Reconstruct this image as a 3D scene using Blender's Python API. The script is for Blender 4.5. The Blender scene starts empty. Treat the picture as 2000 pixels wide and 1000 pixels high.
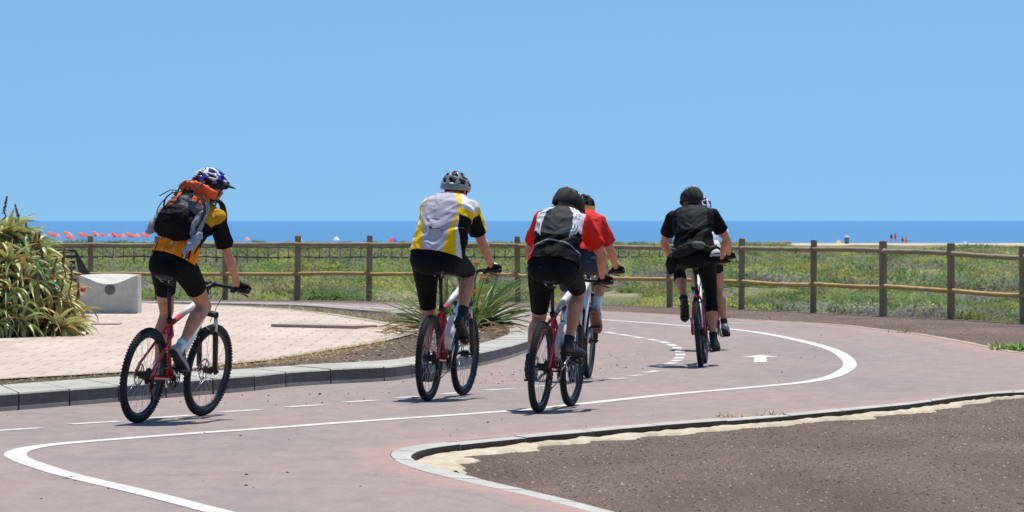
import bpy, bmesh, math, random
import numpy as np
from mathutils import Vector, Matrix, noise, geometry
R = math.radians
rng = random.Random(7)
nr = np.random.default_rng(11)
scene = bpy.context.scene

# ------------------------------------------------------------------ camera, sky, sun, exposure
F, HZ, CAMZ = 7800.0, 431.0, 1.415            # focal length in px of a 2000 px wide picture, horizon row, eye height
PITCH = math.atan((500 - HZ) / F)
cam_d = bpy.data.cameras.new('camera'); cam = bpy.data.objects.new('camera', cam_d)
scene.collection.objects.link(cam); scene.camera = cam
cam_d.sensor_width = 36; cam_d.lens = F / 2000 * 36
cam_d.dof.use_dof = True; cam_d.dof.focus_distance = 31; cam_d.dof.aperture_fstop = 14
cam_d.clip_start = 0.5; cam_d.clip_end = 120000
cam.location = (0, 0, CAMZ); cam.rotation_euler = (R(90) - PITCH, 0, 0)

SKY_LIFT = 0.22
SUN_EL, SUN_AZ = R(73), R(22)                 # azimuth from +Y towards +X
world = bpy.data.worlds.new('World'); scene.world = world; world.use_nodes = True
wn = world.node_tree.nodes; wl = world.node_tree.links; wn.clear()
wo = wn.new('ShaderNodeOutputWorld'); bg = wn.new('ShaderNodeBackground')
sky = wn.new('ShaderNodeTexSky'); sky.sky_type = 'NISHITA'; sky.sun_disc = False
sky.sun_elevation = SUN_EL; sky.sun_rotation = SUN_AZ
sky.altitude = 0; sky.air_density = 1.0; sky.dust_density = 0.3; sky.ozone_density = 1.5
# look the sky up a little above each direction: the clear blue comes down to the horizon as on the day
tcw = wn.new('ShaderNodeTexCoord'); up_ = wn.new('ShaderNodeVectorMath'); up_.operation = 'ADD'; up_.inputs[1].default_value = (0, 0, SKY_LIFT)
nrmz = wn.new('ShaderNodeVectorMath'); nrmz.operation = 'NORMALIZE'; wl.new(tcw.outputs['Generated'], up_.inputs[0]); wl.new(up_.outputs[0], nrmz.inputs[0]); wl.new(nrmz.outputs[0], sky.inputs[0])
tint = wn.new('ShaderNodeMix'); tint.data_type = 'RGBA'; tint.blend_type = 'MULTIPLY'
tint.inputs[0].default_value = 1.0; tint.inputs[7].default_value = (0.62, 0.83, 0.885, 1)
wl.new(sky.outputs[0], tint.inputs[6]); wl.new(tint.outputs[2], bg.inputs[0]); wl.new(bg.outputs[0], wo.inputs[0])
bg.inputs[1].default_value = 0.12
sun_d = bpy.data.lights.new('sun', 'SUN'); sun_d.energy = 4.2; sun_d.angle = R(0.53); sun_d.color = (1, 0.955, 0.88)
sun = bpy.data.objects.new('sun', sun_d); scene.collection.objects.link(sun)
sd = Vector((math.sin(SUN_AZ) * math.cos(SUN_EL), math.cos(SUN_AZ) * math.cos(SUN_EL), math.sin(SUN_EL)))
sun.rotation_euler = sd.to_track_quat('Z', 'Y').to_euler(); sun.location = (0, 30, 60)
vs = scene.view_settings
vs.view_transform = 'Standard'; vs.look = 'None'; vs.gamma = 1; vs.exposure = 0.35
vs.use_curve_mapping = False

# ------------------------------------------------------------------ projection helpers (photo pixel -> point in the place)
FW = Vector((0, math.cos(PITCH), -math.sin(PITCH))); UP = Vector((0, math.sin(PITCH), math.cos(PITCH)))
def ray(px, py): return FW * F + UP * (500 - py) + Vector((px - 1000, 0, 0))
def G(px, py, z=0.0):
    d = ray(px, py); t = (z - CAMZ) / d.z
    return Vector((d.x * t, d.y * t, z))
def PD(px, py, Y):
    d = ray(px, py); t = Y / d.y
    return Vector((d.x * t, Y, CAMZ + d.z * t))

# ------------------------------------------------------------------ object helpers
def link(o): scene.collection.objects.link(o); return o
def tag(o, label, cat, group=None):
    o['label'] = label; o['category'] = cat
    if group: o['group'] = group
    return o
def struct(o): o['kind'] = 'structure'; return o
def empty(name, loc=(0, 0, 0), mw=None):
    o = bpy.data.objects.new(name, None); link(o); o.empty_display_size = 0.2
    if mw is not None: o.matrix_world = mw
    else: o.location = loc
    return o
def copy_tree(o, parent=None):
    c = o.copy(); link(c); c.parent = parent
    for ch in [x for x in o.children]: copy_tree(ch, c)
    return c

class MB:
    def __init__(s): s.v = []; s.f = []; s.m = []; s.sm = []; s.uv = {}
    def add(s, vs, fs, m=0, smooth=True):
        b = len(s.v); s.v += [tuple(v) for v in vs]
        for f in fs: s.f.append(tuple(b + i for i in f)); s.m.append(m); s.sm.append(smooth)
    def box(s, c, size, mat=None, m=0, bev=0.0):
        hx, hy, hz = size[0] / 2, size[1] / 2, size[2] / 2
        b = bev
        vs = []
        if b <= 0:
            vs = [(x, y, z) for z in (-hz, hz) for y in (-hy, hy) for x in (-hx, hx)]
            fs = [(0, 2, 3, 1), (4, 5, 7, 6), (0, 1, 5, 4), (2, 6, 7, 3), (0, 4, 6, 2), (1, 3, 7, 5)]
        else:
            ring = lambda ax, ay, z: [(ax, -ay + b, z), (ax, ay - b, z), (ax - b, ay, z), (-ax + b, ay, z), (-ax, ay - b, z), (-ax, -ay + b, z), (-ax + b, -ay, z), (ax - b, -ay, z)]
            rs = [ring(hx - b, hy - b, -hz), ring(hx, hy, -hz + b), ring(hx, hy, hz - b), ring(hx - b, hy - b, hz)]
            for r in rs: vs += r
            fs = [tuple(range(7, -1, -1)), tuple(range(24, 32))]
            for k in range(3):
                for i in range(8):
                    j = (i + 1) % 8; fs.append((k * 8 + i, k * 8 + j, k * 8 + 8 + j, k * 8 + 8 + i))
        M = mat if mat is not None else Matrix.Identity(3)
        c = Vector(c)
        s.add([c + M @ Vector(v) for v in vs], fs, m, False)
    def loft(s, secs, m=0, n=12, smooth=True, cap=True):
        """secs: (centre, X, Y, rx, ry)"""
        vs = []
        for (c, X, Y, rx, ry) in secs:
            c = Vector(c)
            for i in range(n):
                a = 2 * math.pi * i / n
                vs.append(c + X * (rx * math.cos(a)) + Y * (ry * math.sin(a)))
        fs = []
        for k in range(len(secs) - 1):
            for i in range(n):
                j = (i + 1) % n
                fs.append((k * n + i, k * n + j, (k + 1) * n + j, (k + 1) * n + i))
        if cap:
            fs.append(tuple(range(n - 1, -1, -1))); q = (len(secs) - 1) * n; fs.append(tuple(range(q, q + n)))
        s.add(vs, fs, m, smooth)
    def tube(s, pts, r, m=0, n=8, cap=True, smooth=True, round_end=False, flat=1.0, up=None):
        pts = [Vector(p) for p in pts]
        if not isinstance(r, (list, tuple)): r = [r] * len(pts)
        r = list(r)
        if round_end:
            d0 = (pts[0] - pts[1]).normalized(); d1 = (pts[-1] - pts[-2]).normalized()
            a = [pts[0] + d0 * r[0] * k for k in (0.97, 0.75, 0.4)]; ra = [r[0] * k for k in (0.25, 0.66, 0.92)]
            b = [pts[-1] + d1 * r[-1] * k for k in (0.4, 0.75, 0.97)]; rb = [r[-1] * k for k in (0.92, 0.66, 0.25)]
            pts = a + pts + b; r = ra + r + rb
        X = None; secs = []
        for i, p in enumerate(pts):
            t = (pts[min(i + 1, len(pts) - 1)] - pts[max(i - 1, 0)])
            if t.length < 1e-9: t = Vector((0, 0, 1))
            t.normalize()
            if X is None:
                u = Vector(up) if up is not None else (Vector((0, 0, 1)) if abs(t.z) < 0.9 else Vector((1, 0, 0)))
                X = t.cross(u).normalized()
            X = (X - t * X.dot(t)).normalized(); Y = t.cross(X)
            secs.append((p, X, Y, r[i], r[i] * flat))
        s.loft(secs, m, n, smooth, cap)
    def ball(s, c, rad, M=None, m=0, nu=12, nv=8, smooth=True):
        if not isinstance(rad, (list, tuple)): rad = (rad,) * 3
        M = M or Matrix.Identity(3); c = Vector(c); vs = [c + M @ Vector((0, 0, -rad[2]))]
        for j in range(1, nv):
            b = -math.pi / 2 + math.pi * j / nv
            for i in range(nu):
                a = 2 * math.pi * i / nu
                vs.append(c + M @ Vector((rad[0] * math.cos(b) * math.cos(a), rad[1] * math.cos(b) * math.sin(a), rad[2] * math.sin(b))))
        vs.append(c + M @ Vector((0, 0, rad[2]))); fs = []
        for i in range(nu): fs.append((0, 1 + (i + 1) % nu, 1 + i))
        for j in range(nv - 2):
            for i in range(nu):
                a = 1 + j * nu + i; b = 1 + j * nu + (i + 1) % nu
                fs.append((a, b, b + nu, a + nu))
        q = 1 + (nv - 2) * nu
        for i in range(nu): fs.append((q + i, q + (i + 1) % nu, len(vs) - 1))
        s.add(vs, fs, m, smooth)
    def revolve_y(s, c, prof, n=48, m=0, closed=True, smooth=True):
        """profile of (radius, y) turned round the Y axis through c; closed profile loop"""
        c = Vector(c); k = len(prof); vs = []
        for i in range(n):
            a = 2 * math.pi * i / n; ca, sa = math.cos(a), math.sin(a)
            for (r, y) in prof: vs.append(c + Vector((r * ca, y, r * sa)))
        fs = []
        for i in range(n):
            j = (i + 1) % n
            for q in range(k if closed else k - 1):
                w = (q + 1) % k
                fs.append((i * k + q, i * k + w, j * k + w, j * k + q))
        s.add(vs, fs, m, smooth)
    def mesh(s, name, mats):
        me = bpy.data.meshes.new(name); me.from_pydata(s.v, [], s.f)
        for mt in (mats if isinstance(mats, (list, tuple)) else [mats]): me.materials.append(mt)
        if s.m:
            me.polygons.foreach_set('material_index', s.m); me.polygons.foreach_set('use_smooth', s.sm)
        me.update(); return me
    def build(s, name, mats, parent=None, loc=None, fix=True):
        me = s.mesh(name, mats)
        if fix and len(s.f) < 60000:
            bm = bmesh.new(); bm.from_mesh(me); bmesh.ops.recalc_face_normals(bm, faces=bm.faces); bm.to_mesh(me); bm.free()
        o = bpy.data.objects.new(name, me); link(o); o.parent = parent
        if loc is not None: o.location = loc
        return o

def np_mesh(name, V, Fq, mat, col=None, smooth=False):
    """big meshes from arrays: V (n,3), Fq (m,k) of one face size"""
    me = bpy.data.meshes.new(name); k = Fq.shape[1]
    me.vertices.add(len(V)); me.vertices.foreach_set('co', V.astype(np.float32).ravel())
    me.loops.add(Fq.size); me.loops.foreach_set('vertex_index', Fq.astype(np.int32).ravel())
    me.polygons.add(len(Fq)); me.polygons.foreach_set('loop_start', np.arange(0, Fq.size, k, dtype=np.int32))
    me.update(calc_edges=True); me.materials.append(mat)
    if smooth: me.polygons.foreach_set('use_smooth', np.ones(len(Fq), bool))
    if col is not None:
        a = me.color_attributes.new('tone', 'FLOAT_COLOR', 'POINT')
        c = np.ones((len(V), 4), np.float32); c[:, :3] = col; a.data.foreach_set('color', c.ravel())
    return me
def obj(name, me, parent=None):
    o = bpy.data.objects.new(name, me); link(o); o.parent = parent; return o

# ------------------------------------------------------------------ materials
def newmat(name):
    m = bpy.data.materials.new(name); m.use_nodes = True
    nt = m.node_tree; b = nt.nodes['Principled BSDF']; return m, nt, b
def N(nt, t, **kw):
    n = nt.nodes.new(t)
    for k, v in kw.items():
        if k in n.inputs.keys() if isinstance(k, str) else False: n.inputs[k].default_value = v
        else: setattr(n, k, v)
    return n
def ramp(nt, stops):
    n = nt.nodes.new('ShaderNodeValToRGB'); cr = n.color_ramp
    while len(cr.elements) > 1: cr.elements.remove(cr.elements[-1])
    cr.elements[0].position = stops[0][0]; cr.elements[0].color = (*stops[0][1], 1)
    for p, c in stops[1:]:
        e = cr.elements.new(p); e.color = (*c, 1)
    return n
def c3(c): return (c, c, c)
def nz(nt, scale, detail=4, rough=0.55, coord='Object', stretch=None, dist=0.0):
    tc = nt.nodes.new('ShaderNodeTexCoord'); n = nt.nodes.new('ShaderNodeTexNoise')
    n.inputs['Scale'].default_value = scale; n.inputs['Detail'].default_value = detail; n.inputs['Roughness'].default_value = rough
    n.inputs['Distortion'].default_value = dist
    if stretch:
        mp = nt.nodes.new('ShaderNodeMapping'); mp.inputs['Scale'].default_value = stretch
        nt.links.new(tc.outputs[coord], mp.inputs[0]); nt.links.new(mp.outputs[0], n.inputs[0])
    else: nt.links.new(tc.outputs[coord], n.inputs[0])
    return n
def mixc(nt, fac, a, b, mode='MIX'):
    m = nt.nodes.new('ShaderNodeMix'); m.data_type = 'RGBA'; m.blend_type = mode
    for i, x in ((0, fac), (6, a), (7, b)):
        if isinstance(x, (int, float)): m.inputs[i].default_value = x
        elif isinstance(x, tuple): m.inputs[i].default_value = (*x, 1)
        else: nt.links.new(x, m.inputs[i])
    return m.outputs[2]
def bump(nt, b, h, strength=0.3, dist=0.01):
    n = nt.nodes.new('ShaderNodeBump'); n.inputs['Strength'].default_value = strength; n.inputs['Distance'].default_value = dist
    nt.links.new(h, n.inputs['Height']); nt.links.new(n.outputs[0], b.inputs['Normal'])
def mat(name, col, rough=0.5, metal=0.0, var=0.15, scale=20, bmp=0.0, spec=0.5, coat=0.0, bscale=None, bdist=0.003):
    m, nt, b = newmat(name)
    n = nz(nt, scale); lo = tuple(x * (1 - var) for x in col); hi = tuple(min(1, x * (1 + var)) for x in col)
    r = ramp(nt, [(0.3, lo), (0.7, hi)]); nt.links.new(n.outputs[0], r.inputs[0]); nt.links.new(r.outputs[0], b.inputs['Base Color'])
    b.inputs['Roughness'].default_value = rough; b.inputs['Metallic'].default_value = metal
    b.inputs['Specular IOR Level'].default_value = spec; b.inputs['Coat Weight'].default_value = coat
    if bmp: bump(nt, b, nz(nt, bscale or scale * 3).outputs[0], bmp, bdist)
    return m
def vcol_mat(name, attr='tone', rough=0.8, var=0.12, scale=30, bmp=0.0, bscale=60, bdist=0.004, sheen=0.0, spec=0.3, trans=0.0):
    m, nt, b = newmat(name)
    a = nt.nodes.new('ShaderNodeAttribute'); a.attribute_name = attr
    r = ramp(nt, [(0.25, c3(1 - var)), (0.75, c3(1 + var))]); nt.links.new(nz(nt, scale).outputs[0], r.inputs[0])
    col = mixc(nt, 1.0, a.outputs[0], r.outputs[0], 'MULTIPLY')
    nt.links.new(col, b.inputs['Base Color']); b.inputs['Roughness'].default_value = rough
    b.inputs['Specular IOR Level'].default_value = spec; b.inputs['Sheen Weight'].default_value = sheen
    if bmp: bump(nt, b, nz(nt, bscale).outputs[0], bmp, bdist)
    if trans:
        tr = nt.nodes.new('ShaderNodeBsdfTranslucent'); nt.links.new(col, tr.inputs[0])
        mx = nt.nodes.new('ShaderNodeMixShader'); mx.inputs[0].default_value = trans
        nt.links.new(b.outputs[0], mx.inputs[1]); nt.links.new(tr.outputs[0], mx.inputs[2])
        nt.links.new(mx.outputs[0], nt.nodes['Material Output'].inputs[0])
    return m

M = {}
def road_mat(edge=False):
    m, nt, b = newmat('worn_red_asphalt_edge' if edge else 'worn_red_asphalt')
    big = nz(nt, 0.5, 5, 0.6, stretch=(1, 0.35, 1)); r1 = ramp(nt, [(0.3, (0.265, 0.222, 0.205)), (0.5, (0.305, 0.246, 0.226)), (0.68, (0.345, 0.246, 0.228))])
    nt.links.new(big.outputs[0], r1.inputs[0])
    mid = nz(nt, 5, 6, 0.7, stretch=(1, 0.4, 1)); r2 = ramp(nt, [(0.3, c3(0.84)), (0.7, c3(1.12))]); nt.links.new(mid.outputs[0], r2.inputs[0])
    fine = nz(nt, 120, 3, 0.8); r3 = ramp(nt, [(0.32, c3(0.72)), (0.5, c3(1.0)), (0.72, c3(1.25))]); nt.links.new(fine.outputs[0], r3.inputs[0])
    c = mixc(nt, 1.0, r1.outputs[0], r2.outputs[0], 'MULTIPLY'); c = mixc(nt, 0.75, c, r3.outputs[0], 'MULTIPLY')
    gr_ = nz(nt, 28, 6, 0.85); r5 = ramp(nt, [(0.34, c3(0.88)), (0.5, c3(1.0)), (0.66, c3(1.10))]); nt.links.new(gr_.outputs[0], r5.inputs[0]); c = mixc(nt, 1.0, c, r5.outputs[0], 'MULTIPLY')
    # a few tar cracks and dark scuffs
    sc = nz(nt, 1.6, 8, 0.75, stretch=(0.5, 1.6, 1), dist=0.6); r4 = ramp(nt, [(0.0, c3(1)), (0.66, c3(1)), (0.74, c3(0.8))]); nt.links.new(sc.outputs[0], r4.inputs[0])
    c = mixc(nt, 1.0, c, r4.outputs[0], 'MULTIPLY')
    if edge:
        at = nt.nodes.new('ShaderNodeAttribute'); at.attribute_name = 'tone'
        er = ramp(nt, [(0.42, c3(0.25)), (0.58, c3(1))]); nt.links.new(nz(nt, 6, 6, 0.75).outputs[0], er.inputs[0])
        mm = nt.nodes.new('ShaderNodeMath'); mm.operation = 'MULTIPLY'; nt.links.new(at.outputs['Fac'], mm.inputs[0]); nt.links.new(er.outputs[0], mm.inputs[1])
        c = mixc(nt, mm.outputs[0], c, (0.44, 0.265, 0.24))
    nt.links.new(c, b.inputs['Base Color']); b.inputs['Roughness'].default_value = 0.9; b.inputs['Specular IOR Level'].default_value = 0.2
    bump(nt, b, fine.outputs[0], 0.6, 0.008); return m
M['road'] = road_mat(); M['road_edge'] = road_mat(True)
def soil_mat(name, a, b_, c_, scale=40):
    m, nt, b = newmat(name)
    n1 = nz(nt, scale, 6, 0.75); r = ramp(nt, [(0.3, a), (0.5, b_), (0.7, c_)]); nt.links.new(n1.outputs[0], r.inputs[0])
    n2 = nz(nt, 0.9, 4, 0.6, stretch=(1, 0.4, 1)); r2 = ramp(nt, [(0.3, c3(0.75)), (0.7, c3(1.25))]); nt.links.new(n2.outputs[0], r2.inputs[0])
    c = mixc(nt, 1.0, r.outputs[0], r2.outputs[0], 'MULTIPLY'); nt.links.new(c, b.inputs['Base Color'])
    b.inputs['Roughness'].default_value = 1.0; b.inputs['Specular IOR Level'].default_value = 0.1
    bump(nt, b, n1.outputs[0], 0.9, 0.02); return m
M['soil'] = soil_mat('volcanic_soil', (0.075, 0.053, 0.044), (0.17, 0.12, 0.10), (0.28, 0.205, 0.168))
M['bark'] = soil_mat('planting_bed_soil', (0.04, 0.03, 0.025), (0.13, 0.09, 0.07), (0.3, 0.22, 0.16), 30)
M['field'] = soil_mat('sandy_field', (0.26, 0.20, 0.13), (0.36, 0.30, 0.21), (0.48, 0.40, 0.29), 2)
M['sand'] = soil_mat('beach_sand', (0.42, 0.34, 0.24), (0.5, 0.41, 0.29), (0.56, 0.47, 0.34), 0.5)
def conc(name, a, b_, scale=14, bm=0.4):
    m, nt, b = newmat(name)
    n1 = nz(nt, scale, 8, 0.7); r = ramp(nt, [(0.3, a), (0.7, b_)]); nt.links.new(n1.outputs[0], r.inputs[0])
    n2 = nz(nt, 2.2, 3); r2 = ramp(nt, [(0.3, c3(0.86)), (0.7, c3(1.1))]); nt.links.new(n2.outputs[0], r2.inputs[0])
    v = nt.nodes.new('ShaderNodeTexVoronoi'); v.inputs['Scale'].default_value = 38
    tc = nt.nodes.new('ShaderNodeTexCoord'); nt.links.new(tc.outputs['Object'], v.inputs[0])
    r3 = ramp(nt, [(0.0, c3(0.5)), (0.1, c3(0.75)), (0.16, c3(1))]); nt.links.new(v.outputs['Distance'], r3.inputs[0])
    c = mixc(nt, 1.0, r.outputs[0], r2.outputs[0], 'MULTIPLY'); c = mixc(nt, 0.35, c, r3.outputs[0], 'MULTIPLY')
    nt.links.new(c, b.inputs['Base Color']); b.inputs['Roughness'].default_value = 0.9; b.inputs['Specular IOR Level'].default_value = 0.25
    bump(nt, b, n1.outputs[0], bm, 0.006); return m
M['kerb'] = conc('kerb_concrete', (0.33, 0.315, 0.275), (0.45, 0.43, 0.375))
M['bench_conc'] = conc('bench_concrete', (0.46, 0.44, 0.39), (0.60, 0.575, 0.51), 9)
M['joint'] = conc('joint_mortar', (0.10, 0.08, 0.065), (0.22, 0.18, 0.14))
M['pale_kerb'] = conc('pale_kerb_concrete', (0.36, 0.35, 0.32), (0.50, 0.485, 0.44))
M['edge_conc'] = conc('edging_concrete', (0.33, 0.27, 0.2), (0.46, 0.39, 0.30))
M['cement'] = conc('pale_cement', (0.40, 0.33, 0.235), (0.60, 0.51, 0.38), 12, 1.0)
def paver():
    m, nt, b = newmat('pink_pavers')
    tc = nt.nodes.new('ShaderNodeTexCoord'); sep = nt.nodes.new('ShaderNodeSeparateXYZ'); nt.links.new(tc.outputs['Object'], sep.inputs[0])
    tri = nt.nodes.new('ShaderNodeMath'); tri.operation = 'PINGPONG'; tri.inputs[1].default_value = 0.42; nt.links.new(sep.outputs[0], tri.inputs[0])
    add = nt.nodes.new('ShaderNodeMath'); add.operation = 'MULTIPLY_ADD'; add.inputs[1].default_value = 2.0
    nt.links.new(tri.outputs[0], add.inputs[0]); nt.links.new(sep.outputs[1], add.inputs[2])
    cmb = nt.nodes.new('ShaderNodeCombineXYZ'); nt.links.new(sep.outputs[0], cmb.inputs[0]); nt.links.new(add.outputs[0], cmb.inputs[1])
    br = nt.nodes.new('ShaderNodeTexBrick'); nt.links.new(cmb.outputs[0], br.inputs[0])
    br.inputs['Color1'].default_value = (0.51, 0.415, 0.355, 1); br.inputs['Color2'].default_value = (0.56, 0.455, 0.39, 1); br.inputs['Mortar'].default_value = (0.36, 0.28, 0.235, 1)
    br.inputs['Scale'].default_value = 1.0; br.inputs['Brick Width'].default_value = 0.42; br.inputs['Row Height'].default_value = 0.55
    br.inputs['Mortar Size'].default_value = 0.014; br.inputs['Mortar Smooth'].default_value = 0.3
    n2 = nz(nt, 1.4, 5, 0.65, stretch=(1, 0.3, 1)); r2 = ramp(nt, [(0.3, (0.86, 0.84, 0.82)), (0.7, (1.08, 1.08, 1.05))]); nt.links.new(n2.outputs[0], r2.inputs[0])
    n3 = nz(nt, 22, 5, 0.7); r3 = ramp(nt, [(0.3, c3(0.85)), (0.7, c3(1.1))]); nt.links.new(n3.outputs[0], r3.inputs[0])
    c = mixc(nt, 1.0, br.outputs[0], r2.outputs[0], 'MULTIPLY'); c = mixc(nt, 1.0, c, r3.outputs[0], 'MULTIPLY')
    nt.links.new(c, b.inputs['Base Color']); b.inputs['Roughness'].default_value = 0.9; b.inputs['Specular IOR Level'].default_value = 0.2
    bump(nt, b, n3.outputs[0], 0.3, 0.004); return m
M['paver'] = paver()
def line_mat():
    m, nt, b = newmat('road_paint')
    n1 = nz(nt, 9, 9, 0.82); r = ramp(nt, [(0.36, (0.36, 0.31, 0.29)), (0.43, (0.50, 0.46, 0.43)), (0.52, (0.60, 0.575, 0.53)), (0.7, (0.68, 0.66, 0.61))]); nt.links.new(n1.outputs[0], r.inputs[0])
    nt.links.new(r.outputs[0], b.inputs['Base Color']); b.inputs['Roughness'].default_value = 0.8; return m
M['paint'] = line_mat()
def wood(name, a, b_, c_):
    m, nt, b = newmat(name)
    n1 = nz(nt, 14, 6, 0.7, 'UV', stretch=(9, 1.2, 1)); r = ramp(nt, [(0.3, a), (0.55, b_), (0.75, c_)]); nt.links.new(n1.outputs[0], r.inputs[0])
    n2 = nz(nt, 3.3, 4, 0.6); r2 = ramp(nt, [(0.3, c3(0.78)), (0.7, c3(1.15))]); nt.links.new(n2.outputs[0], r2.inputs[0])
    c = mixc(nt, 1.0, r.outputs[0], r2.outputs[0], 'MULTIPLY'); nt.links.new(c, b.inputs['Base Color'])
    b.inputs['Roughness'].default_value = 0.85; b.inputs['Specular IOR Level'].default_value = 0.2; bump(nt, b, n1.outputs[0], 0.6, 0.006); return m
M['post'] = wood('weathered_post_wood', (0.19, 0.14, 0.085), (0.34, 0.26, 0.165), (0.46, 0.36, 0.25))
M['rail_top'] = wood('weathered_rail_wood', (0.22, 0.17, 0.10), (0.36, 0.29, 0.18), (0.48, 0.41, 0.27))
M['rail_mid'] = wood('honey_rail_wood', (0.34, 0.20, 0.07), (0.60, 0.39, 0.16), (0.72, 0.52, 0.25))
M['far_wood'] = mat('dark_far_wood', (0.11, 0.10, 0.085), 0.9, var=0.3)
def sea_mat():
    m, nt, b = newmat('sea_water')
    n1 = nz(nt, 0.02, 6, 0.7, stretch=(0.25, 1, 1)); r = ramp(nt, [(0.3, (0.06, 0.19, 0.38)), (0.7, (0.075, 0.225, 0.43))]); nt.links.new(n1.outputs[0], r.inputs[0])
    nt.links.new(r.outputs[0], b.inputs['Base Color']); b.inputs['Roughness'].default_value = 0.5; b.inputs['Specular IOR Level'].default_value = 0.12
    n2 = nz(nt, 0.35, 6, 0.7, stretch=(0.5, 1, 1)); bump(nt, b, n2.outputs[0], 1.0, 1.2); return m
M['sea'] = sea_mat()
M['black'] = mat('matt_black_metal', (0.012, 0.012, 0.013), 0.4, 0.2)
M['tyre'] = mat('tyre_rubber', (0.022, 0.026, 0.03), 0.75, var=0.35, scale=45, spec=0.25)
M['rim'] = mat('rim_alloy', (0.06, 0.062, 0.066), 0.35, 0.8)
M['rimgrey'] = mat('rim_grey', (0.3, 0.31, 0.33), 0.3, 0.9)
M['steel'] = mat('steel', (0.5, 0.51, 0.53), 0.25, 1.0)
M['red'] = mat('red_frame_paint', (0.62, 0.018, 0.02), 0.3, coat=0.6, var=0.05)
M['white'] = mat('white_frame_paint', (0.8, 0.8, 0.81), 0.3, coat=0.5, var=0.03)
M['grip'] = mat('grip_rubber', (0.015, 0.015, 0.016), 0.8)
M['saddle'] = mat('saddle_vinyl', (0.022, 0.023, 0.026), 0.42, var=0.2)
M['reflector'] = mat('red_reflector', (0.5, 0.02, 0.02), 0.2)
M['bottle'] = mat('translucent_white_bottle', (0.78, 0.81, 0.84), 0.35, var=0.06, scale=40, spec=0.6)
M['bottle_cap'] = mat('blue_bottle_cap', (0.08, 0.2, 0.6), 0.4)
def skin_mat():
    m, nt, b = newmat('skin')
    n = nz(nt, 14, 5, 0.6); r = ramp(nt, [(0.3, (0.45, 0.185, 0.105)), (0.7, (0.63, 0.31, 0.185))]); nt.links.new(n.outputs[0], r.inputs[0])
    nt.links.new(r.outputs[0], b.inputs['Base Color']); b.inputs['Roughness'].default_value = 0.55
    b.inputs['Subsurface Weight'].default_value = 0.08; b.inputs['Subsurface Radius'].default_value = (0.02, 0.008, 0.004)
    b.inputs['Subsurface Scale'].default_value = 0.3
    bump(nt, b, nz(nt, 90).outputs[0], 0.2, 0.002); return m
M['skin'] = skin_mat()
M['cloth'] = vcol_mat('printed_jersey', rough=0.7, var=0.06, scale=60, bmp=0.35, bscale=20, bdist=0.01, spec=0.1)
M['lycra'] = mat('black_lycra', (0.005, 0.006, 0.0065), 0.7, spec=0.12, var=0.25, scale=9, bmp=0.3, bscale=26, bdist=0.006)
M['navy'] = mat('navy_cotton', (0.015, 0.022, 0.04), 0.8, var=0.2, bmp=0.4, bscale=22, bdist=0.008)
M['hair'] = mat('brown_hair', (0.13, 0.075, 0.04), 0.5, var=0.5, scale=60, bmp=0.8, bscale=70, bdist=0.006)
M['darkhair'] = mat('dark_hair', (0.025, 0.02, 0.017), 0.5, var=0.4, scale=60, bmp=0.6, bscale=70)
M['glove'] = mat('black_glove', (0.008, 0.008, 0.009), 0.8, spec=0.15, var=0.2)
M['shoe_black'] = mat('black_shoe', (0.018, 0.019, 0.021), 0.5, var=0.2)
M['shoe_grey'] = mat('grey_shoe', (0.33, 0.34, 0.36), 0.6, var=0.15, scale=40)
M['sole'] = mat('dark_sole', (0.025, 0.024, 0.024), 0.8)
M['sole_tan'] = mat('tan_sole', (0.30, 0.13, 0.09), 0.8)
M['sock_white'] = mat('white_sock', (0.75, 0.75, 0.76), 0.9)
M['sock_black'] = mat('black_sock', (0.02, 0.02, 0.022), 0.9)
M['eye'] = mat('eye_white', (0.7, 0.7, 0.68), 0.2)
M['strap'] = mat('webbing_strap', (0.012, 0.012, 0.012), 0.8)
def leafmat(name, rough=0.45, trans=0.25): return vcol_mat(name, rough=rough, var=0.18, scale=12, spec=0.4, trans=trans)
M['leaf'] = leafmat('leaf'); M['aloe'] = leafmat('aloe_leaf', 0.4, 0.12); M['shrub'] = leafmat('scrub_leaf', 0.8, 0.38)
M['tone'] = vcol_mat('mixed_tone', rough=0.9, var=0.15)
# ------------------------------------------------------------------ curves and sheets
def crom(pts, step=0.25, closed=False):
    pts = [Vector(p) for p in pts]; out = []; n = len(pts)
    rngi = range(n) if closed else range(n - 1)
    for i in rngi:
        p1, p2 = pts[i], pts[(i + 1) % n]
        p0 = pts[i - 1] if (i > 0 or closed) else p1 * 2 - p2
        p3 = pts[(i + 2) % n] if (i + 2 < n or closed) else p2 * 2 - p1
        # centripetal parametrisation keeps tight bends from looping
        t0 = 0; t1 = t0 + max((p1 - p0).length ** 0.5, 1e-4); t2 = t1 + max((p2 - p1).length ** 0.5, 1e-4); t3 = t2 + max((p3 - p2).length ** 0.5, 1e-4)
        k = max(1, int((p2 - p1).length / step))
        for j in range(k):
            t = t1 + (t2 - t1) * j / k
            a1 = p0 * ((t1 - t) / (t1 - t0)) + p1 * ((t - t0) / (t1 - t0)); a2 = p1 * ((t2 - t) / (t2 - t1)) + p2 * ((t - t1) / (t2 - t1)); a3 = p2 * ((t3 - t) / (t3 - t2)) + p3 * ((t - t2) / (t3 - t2))
            b1 = a1 * ((t2 - t) / (t2 - t0)) + a2 * ((t - t0) / (t2 - t0)); b2 = a2 * ((t3 - t) / (t3 - t1)) + a3 * ((t - t1) / (t3 - t1))
            out.append(b1 * ((t2 - t) / (t2 - t1)) + b2 * ((t - t1) / (t2 - t1)))
    if not closed: out.append(pts[-1])
    return out
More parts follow.
